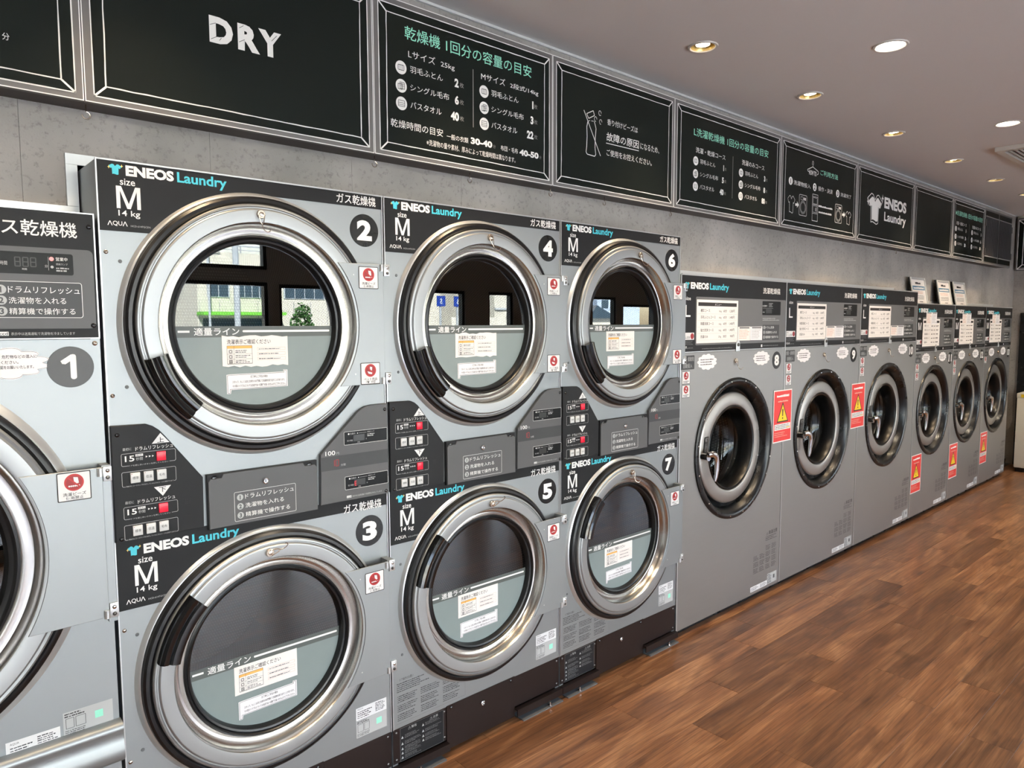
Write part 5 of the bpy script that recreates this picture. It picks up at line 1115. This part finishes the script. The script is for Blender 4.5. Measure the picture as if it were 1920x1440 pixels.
# building across the street
t = thing('street_building', 'white two-storey building with green awning mirrored in the nearest dryer glass', 'building', (10.1, -30, -.12))
b = MB(); b.box(0, -8, 0, 12.9, 0, 4.9, 'building_white'); b.obj('wall', t, False)
for i in range(14): b = MB(); b.box(.05+i*.86, .0, .3, .08+i*.86, .012, 2.8, 'building_grey'); b.obj('joint_strip', t, False)
b = MB()
b.box(0, 0, 5.18, 12, .05, 5.24, 'pole_grey'); b.box(0, 0, 5.02, 12, .04, 5.05, 'pole_grey')
for i in range(13): b.box(i*.95, 0, 4.9, i*.95+.05, .05, 5.2, 'pole_grey')
b.obj('railing', t, False)
for x0, x1, n in ((.45, 1.33, 2), (1.70, 3.05, 4), (3.92, 5.90, 4), (6.6, 8.6, 4), (9.2, 11.4, 4)):
    b = MB(); b.box(x0-.05, 0, 2.93, x1+.05, .05, 3.85, 'pole_grey'); f = b.obj('window', t, False)
    for k in range(n):
        b = MB(); ww = (x1-x0)/n; b.box(x0+k*ww+.02, .05, 2.96, x0+(k+1)*ww-.02, .06, 3.82, 'building_glass'); b.obj('pane', f, False)
b = MB(); b.box(-.05, 0, 2.14, 3.6, .9, 2.28, 'awning_green'); b.obj('awning', t, False)
b = MB(); b.box(.2, 0, 0, 3.5, .02, 2.0, 'building_glass'); b.obj('shop_front', t, False)
b = MB(); b.box(21.5, -27.1, -.12, 27.5, -27.0, 1.95, 'building_white'); tag(b.obj('street_wall'), 'low white boundary wall mirrored in the second dryer glass', 'wall')
# house in the middle reflection
t = thing('street_house', 'pale low building with ledge mirrored in the second dryer glass', 'building', (26.9, -30, -.12))
b = MB(); b.box(0, -6, 0, 1.5, 0, 4.6, 'building_white'); b.box(0, 0, 2.56, 1.5, .12, 2.68, 'pole_grey'); b.box(1.5, -6, 0, 9, -1, 4.2, 'building_grey'); b.obj('wall', t, False)
b = MB(); b.box(.1, 0, 1.2, .7, .04, 2.05, 'pole_grey'); b.obj('shutter', t, False)
t = thing('street_house', 'grey roofed house mirrored in the upper right dryer glass', 'building', (36.2, -31, -.12))
b = MB(); b.box(0, -6, 0, 2.6, 0, 2.1, 'building_white'); b.obj('wall', t, False)
b = MB(); b.prism([(-.3, 2.1), (2.9, 2.1), (.6, 3.0)], .3, -6.3, 'building_glass'); b.obj('roof', t, False)
t = thing('street_house', 'tall pale blue house behind the grey roofed house', 'building', (39.4, -33, -.12))
b = MB(); b.box(0, -6, 0, 5.0, 0, 5.2, 'building_blue'); b.obj('wall', t, False)
b = MB(); b.box(.5, 0, 2.9, 1.2, .05, 3.5, 'building_glass'); b.obj('window', t, False)
t = thing('street_house', 'plain white rear house far left beyond the windows', 'building', (-22, -34, -.12))
b = MB(); b.box(0, -8, 0, 26, 0, 6.2, 'building_white'); b.obj('wall', t, False)
for i in range(7): b = MB(); b.box(1.5+i*3.4, 0, 3.2, 3.4+i*3.4, .05, 4.6, 'building_glass'); b.obj('window', t, False)
def bush(loc, R, H, label, mt, name='street_bush', trunk=0.0, n=900):
    t = thing(name, label, 'tree' if trunk else 'bush', loc); rd = random.Random(hash(label) % 1000 if False else len(label)); b = MB()
    for i in range(n):
        u = rd.uniform(-1, 1); a = rd.uniform(0, 6.283); rr = rd.uniform(.55, 1.0); q = math.sqrt(1-u*u)
        c = Vector((R*rr*q*math.cos(a), R*rr*q*math.sin(a), trunk+H/2+H/2*u*rr)); d = Vector((rd.uniform(-1, 1), rd.uniform(-1, 1), rd.uniform(-1, 1))).normalized(); e = d.orthogonal().normalized(); s = R*rd.uniform(.10, .2)
        b.add([c-d*s, c+e*s*.6, c+d*s, c-e*s*.6], [(0, 1, 2, 3)], mt)
    o = b.obj('foliage', t, False); o['kind'] = 'stuff'
    b = MB(); b.cyl((0, 0, 0), (0, 0, trunk+H*.6), R*.08, 'bark', 8); b.obj('trunk', t)
bush((13.9, -28.0, -.12), .55, 2.70, 'round green bush mirrored in the nearest dryer glass', 'foliage')
bush((24.4, -29.0, -.12), .62, 2.0, 'leafy yellow-green tree mirrored in the second dryer glass', 'foliage_pale', 'street_tree', 1.1)
for x, y, r, lab in ((10.25, -29, .05, 'thin utility pole left of the white building'), (9.7, -24.5, .11, 'thick pale utility pole before the white building')):
    t = thing('utility_pole', lab, 'pole', (x, y, -.12), 0, 'street poles')
    b = MB(); b.cyl((0, 0, 0), (0, 0, 7.6), r, 'pole_grey', 12); b.obj('shaft', t); b = MB(); b.cyl((-.5, 0, 5.7), (.5, 0, 5.7), .03, 'pole_grey', 6); b.obj('cross_arm', t)
for n, x0, x1 in (('5', 6.82, 7.00), ('6', 7.19, 7.36)):
    t = thing('parking_sign', 'blue parking sign with white number '+{'5': 'five', '6': 'six'}[n]+' mirrored in dryer glass', 'sign', ((x0+x1)/2, -8, -.12), math.pi, 'parking signs')
    b = MB(); b.box(-.09, 0, 1.98, .09, .01, 2.16, 'sign_blue'); b.textl(n, 0, 2.025, .12, -.001, 'white_print', .03, 3, 1, 'c'); b.obj('plate', t, False)
    b = MB(); b.cyl((0, .03, 0), (0, .03, 2.1), .02, 'pole_grey', 8); b.obj('post', t)
bpy.data.scenes.remove(_ts)
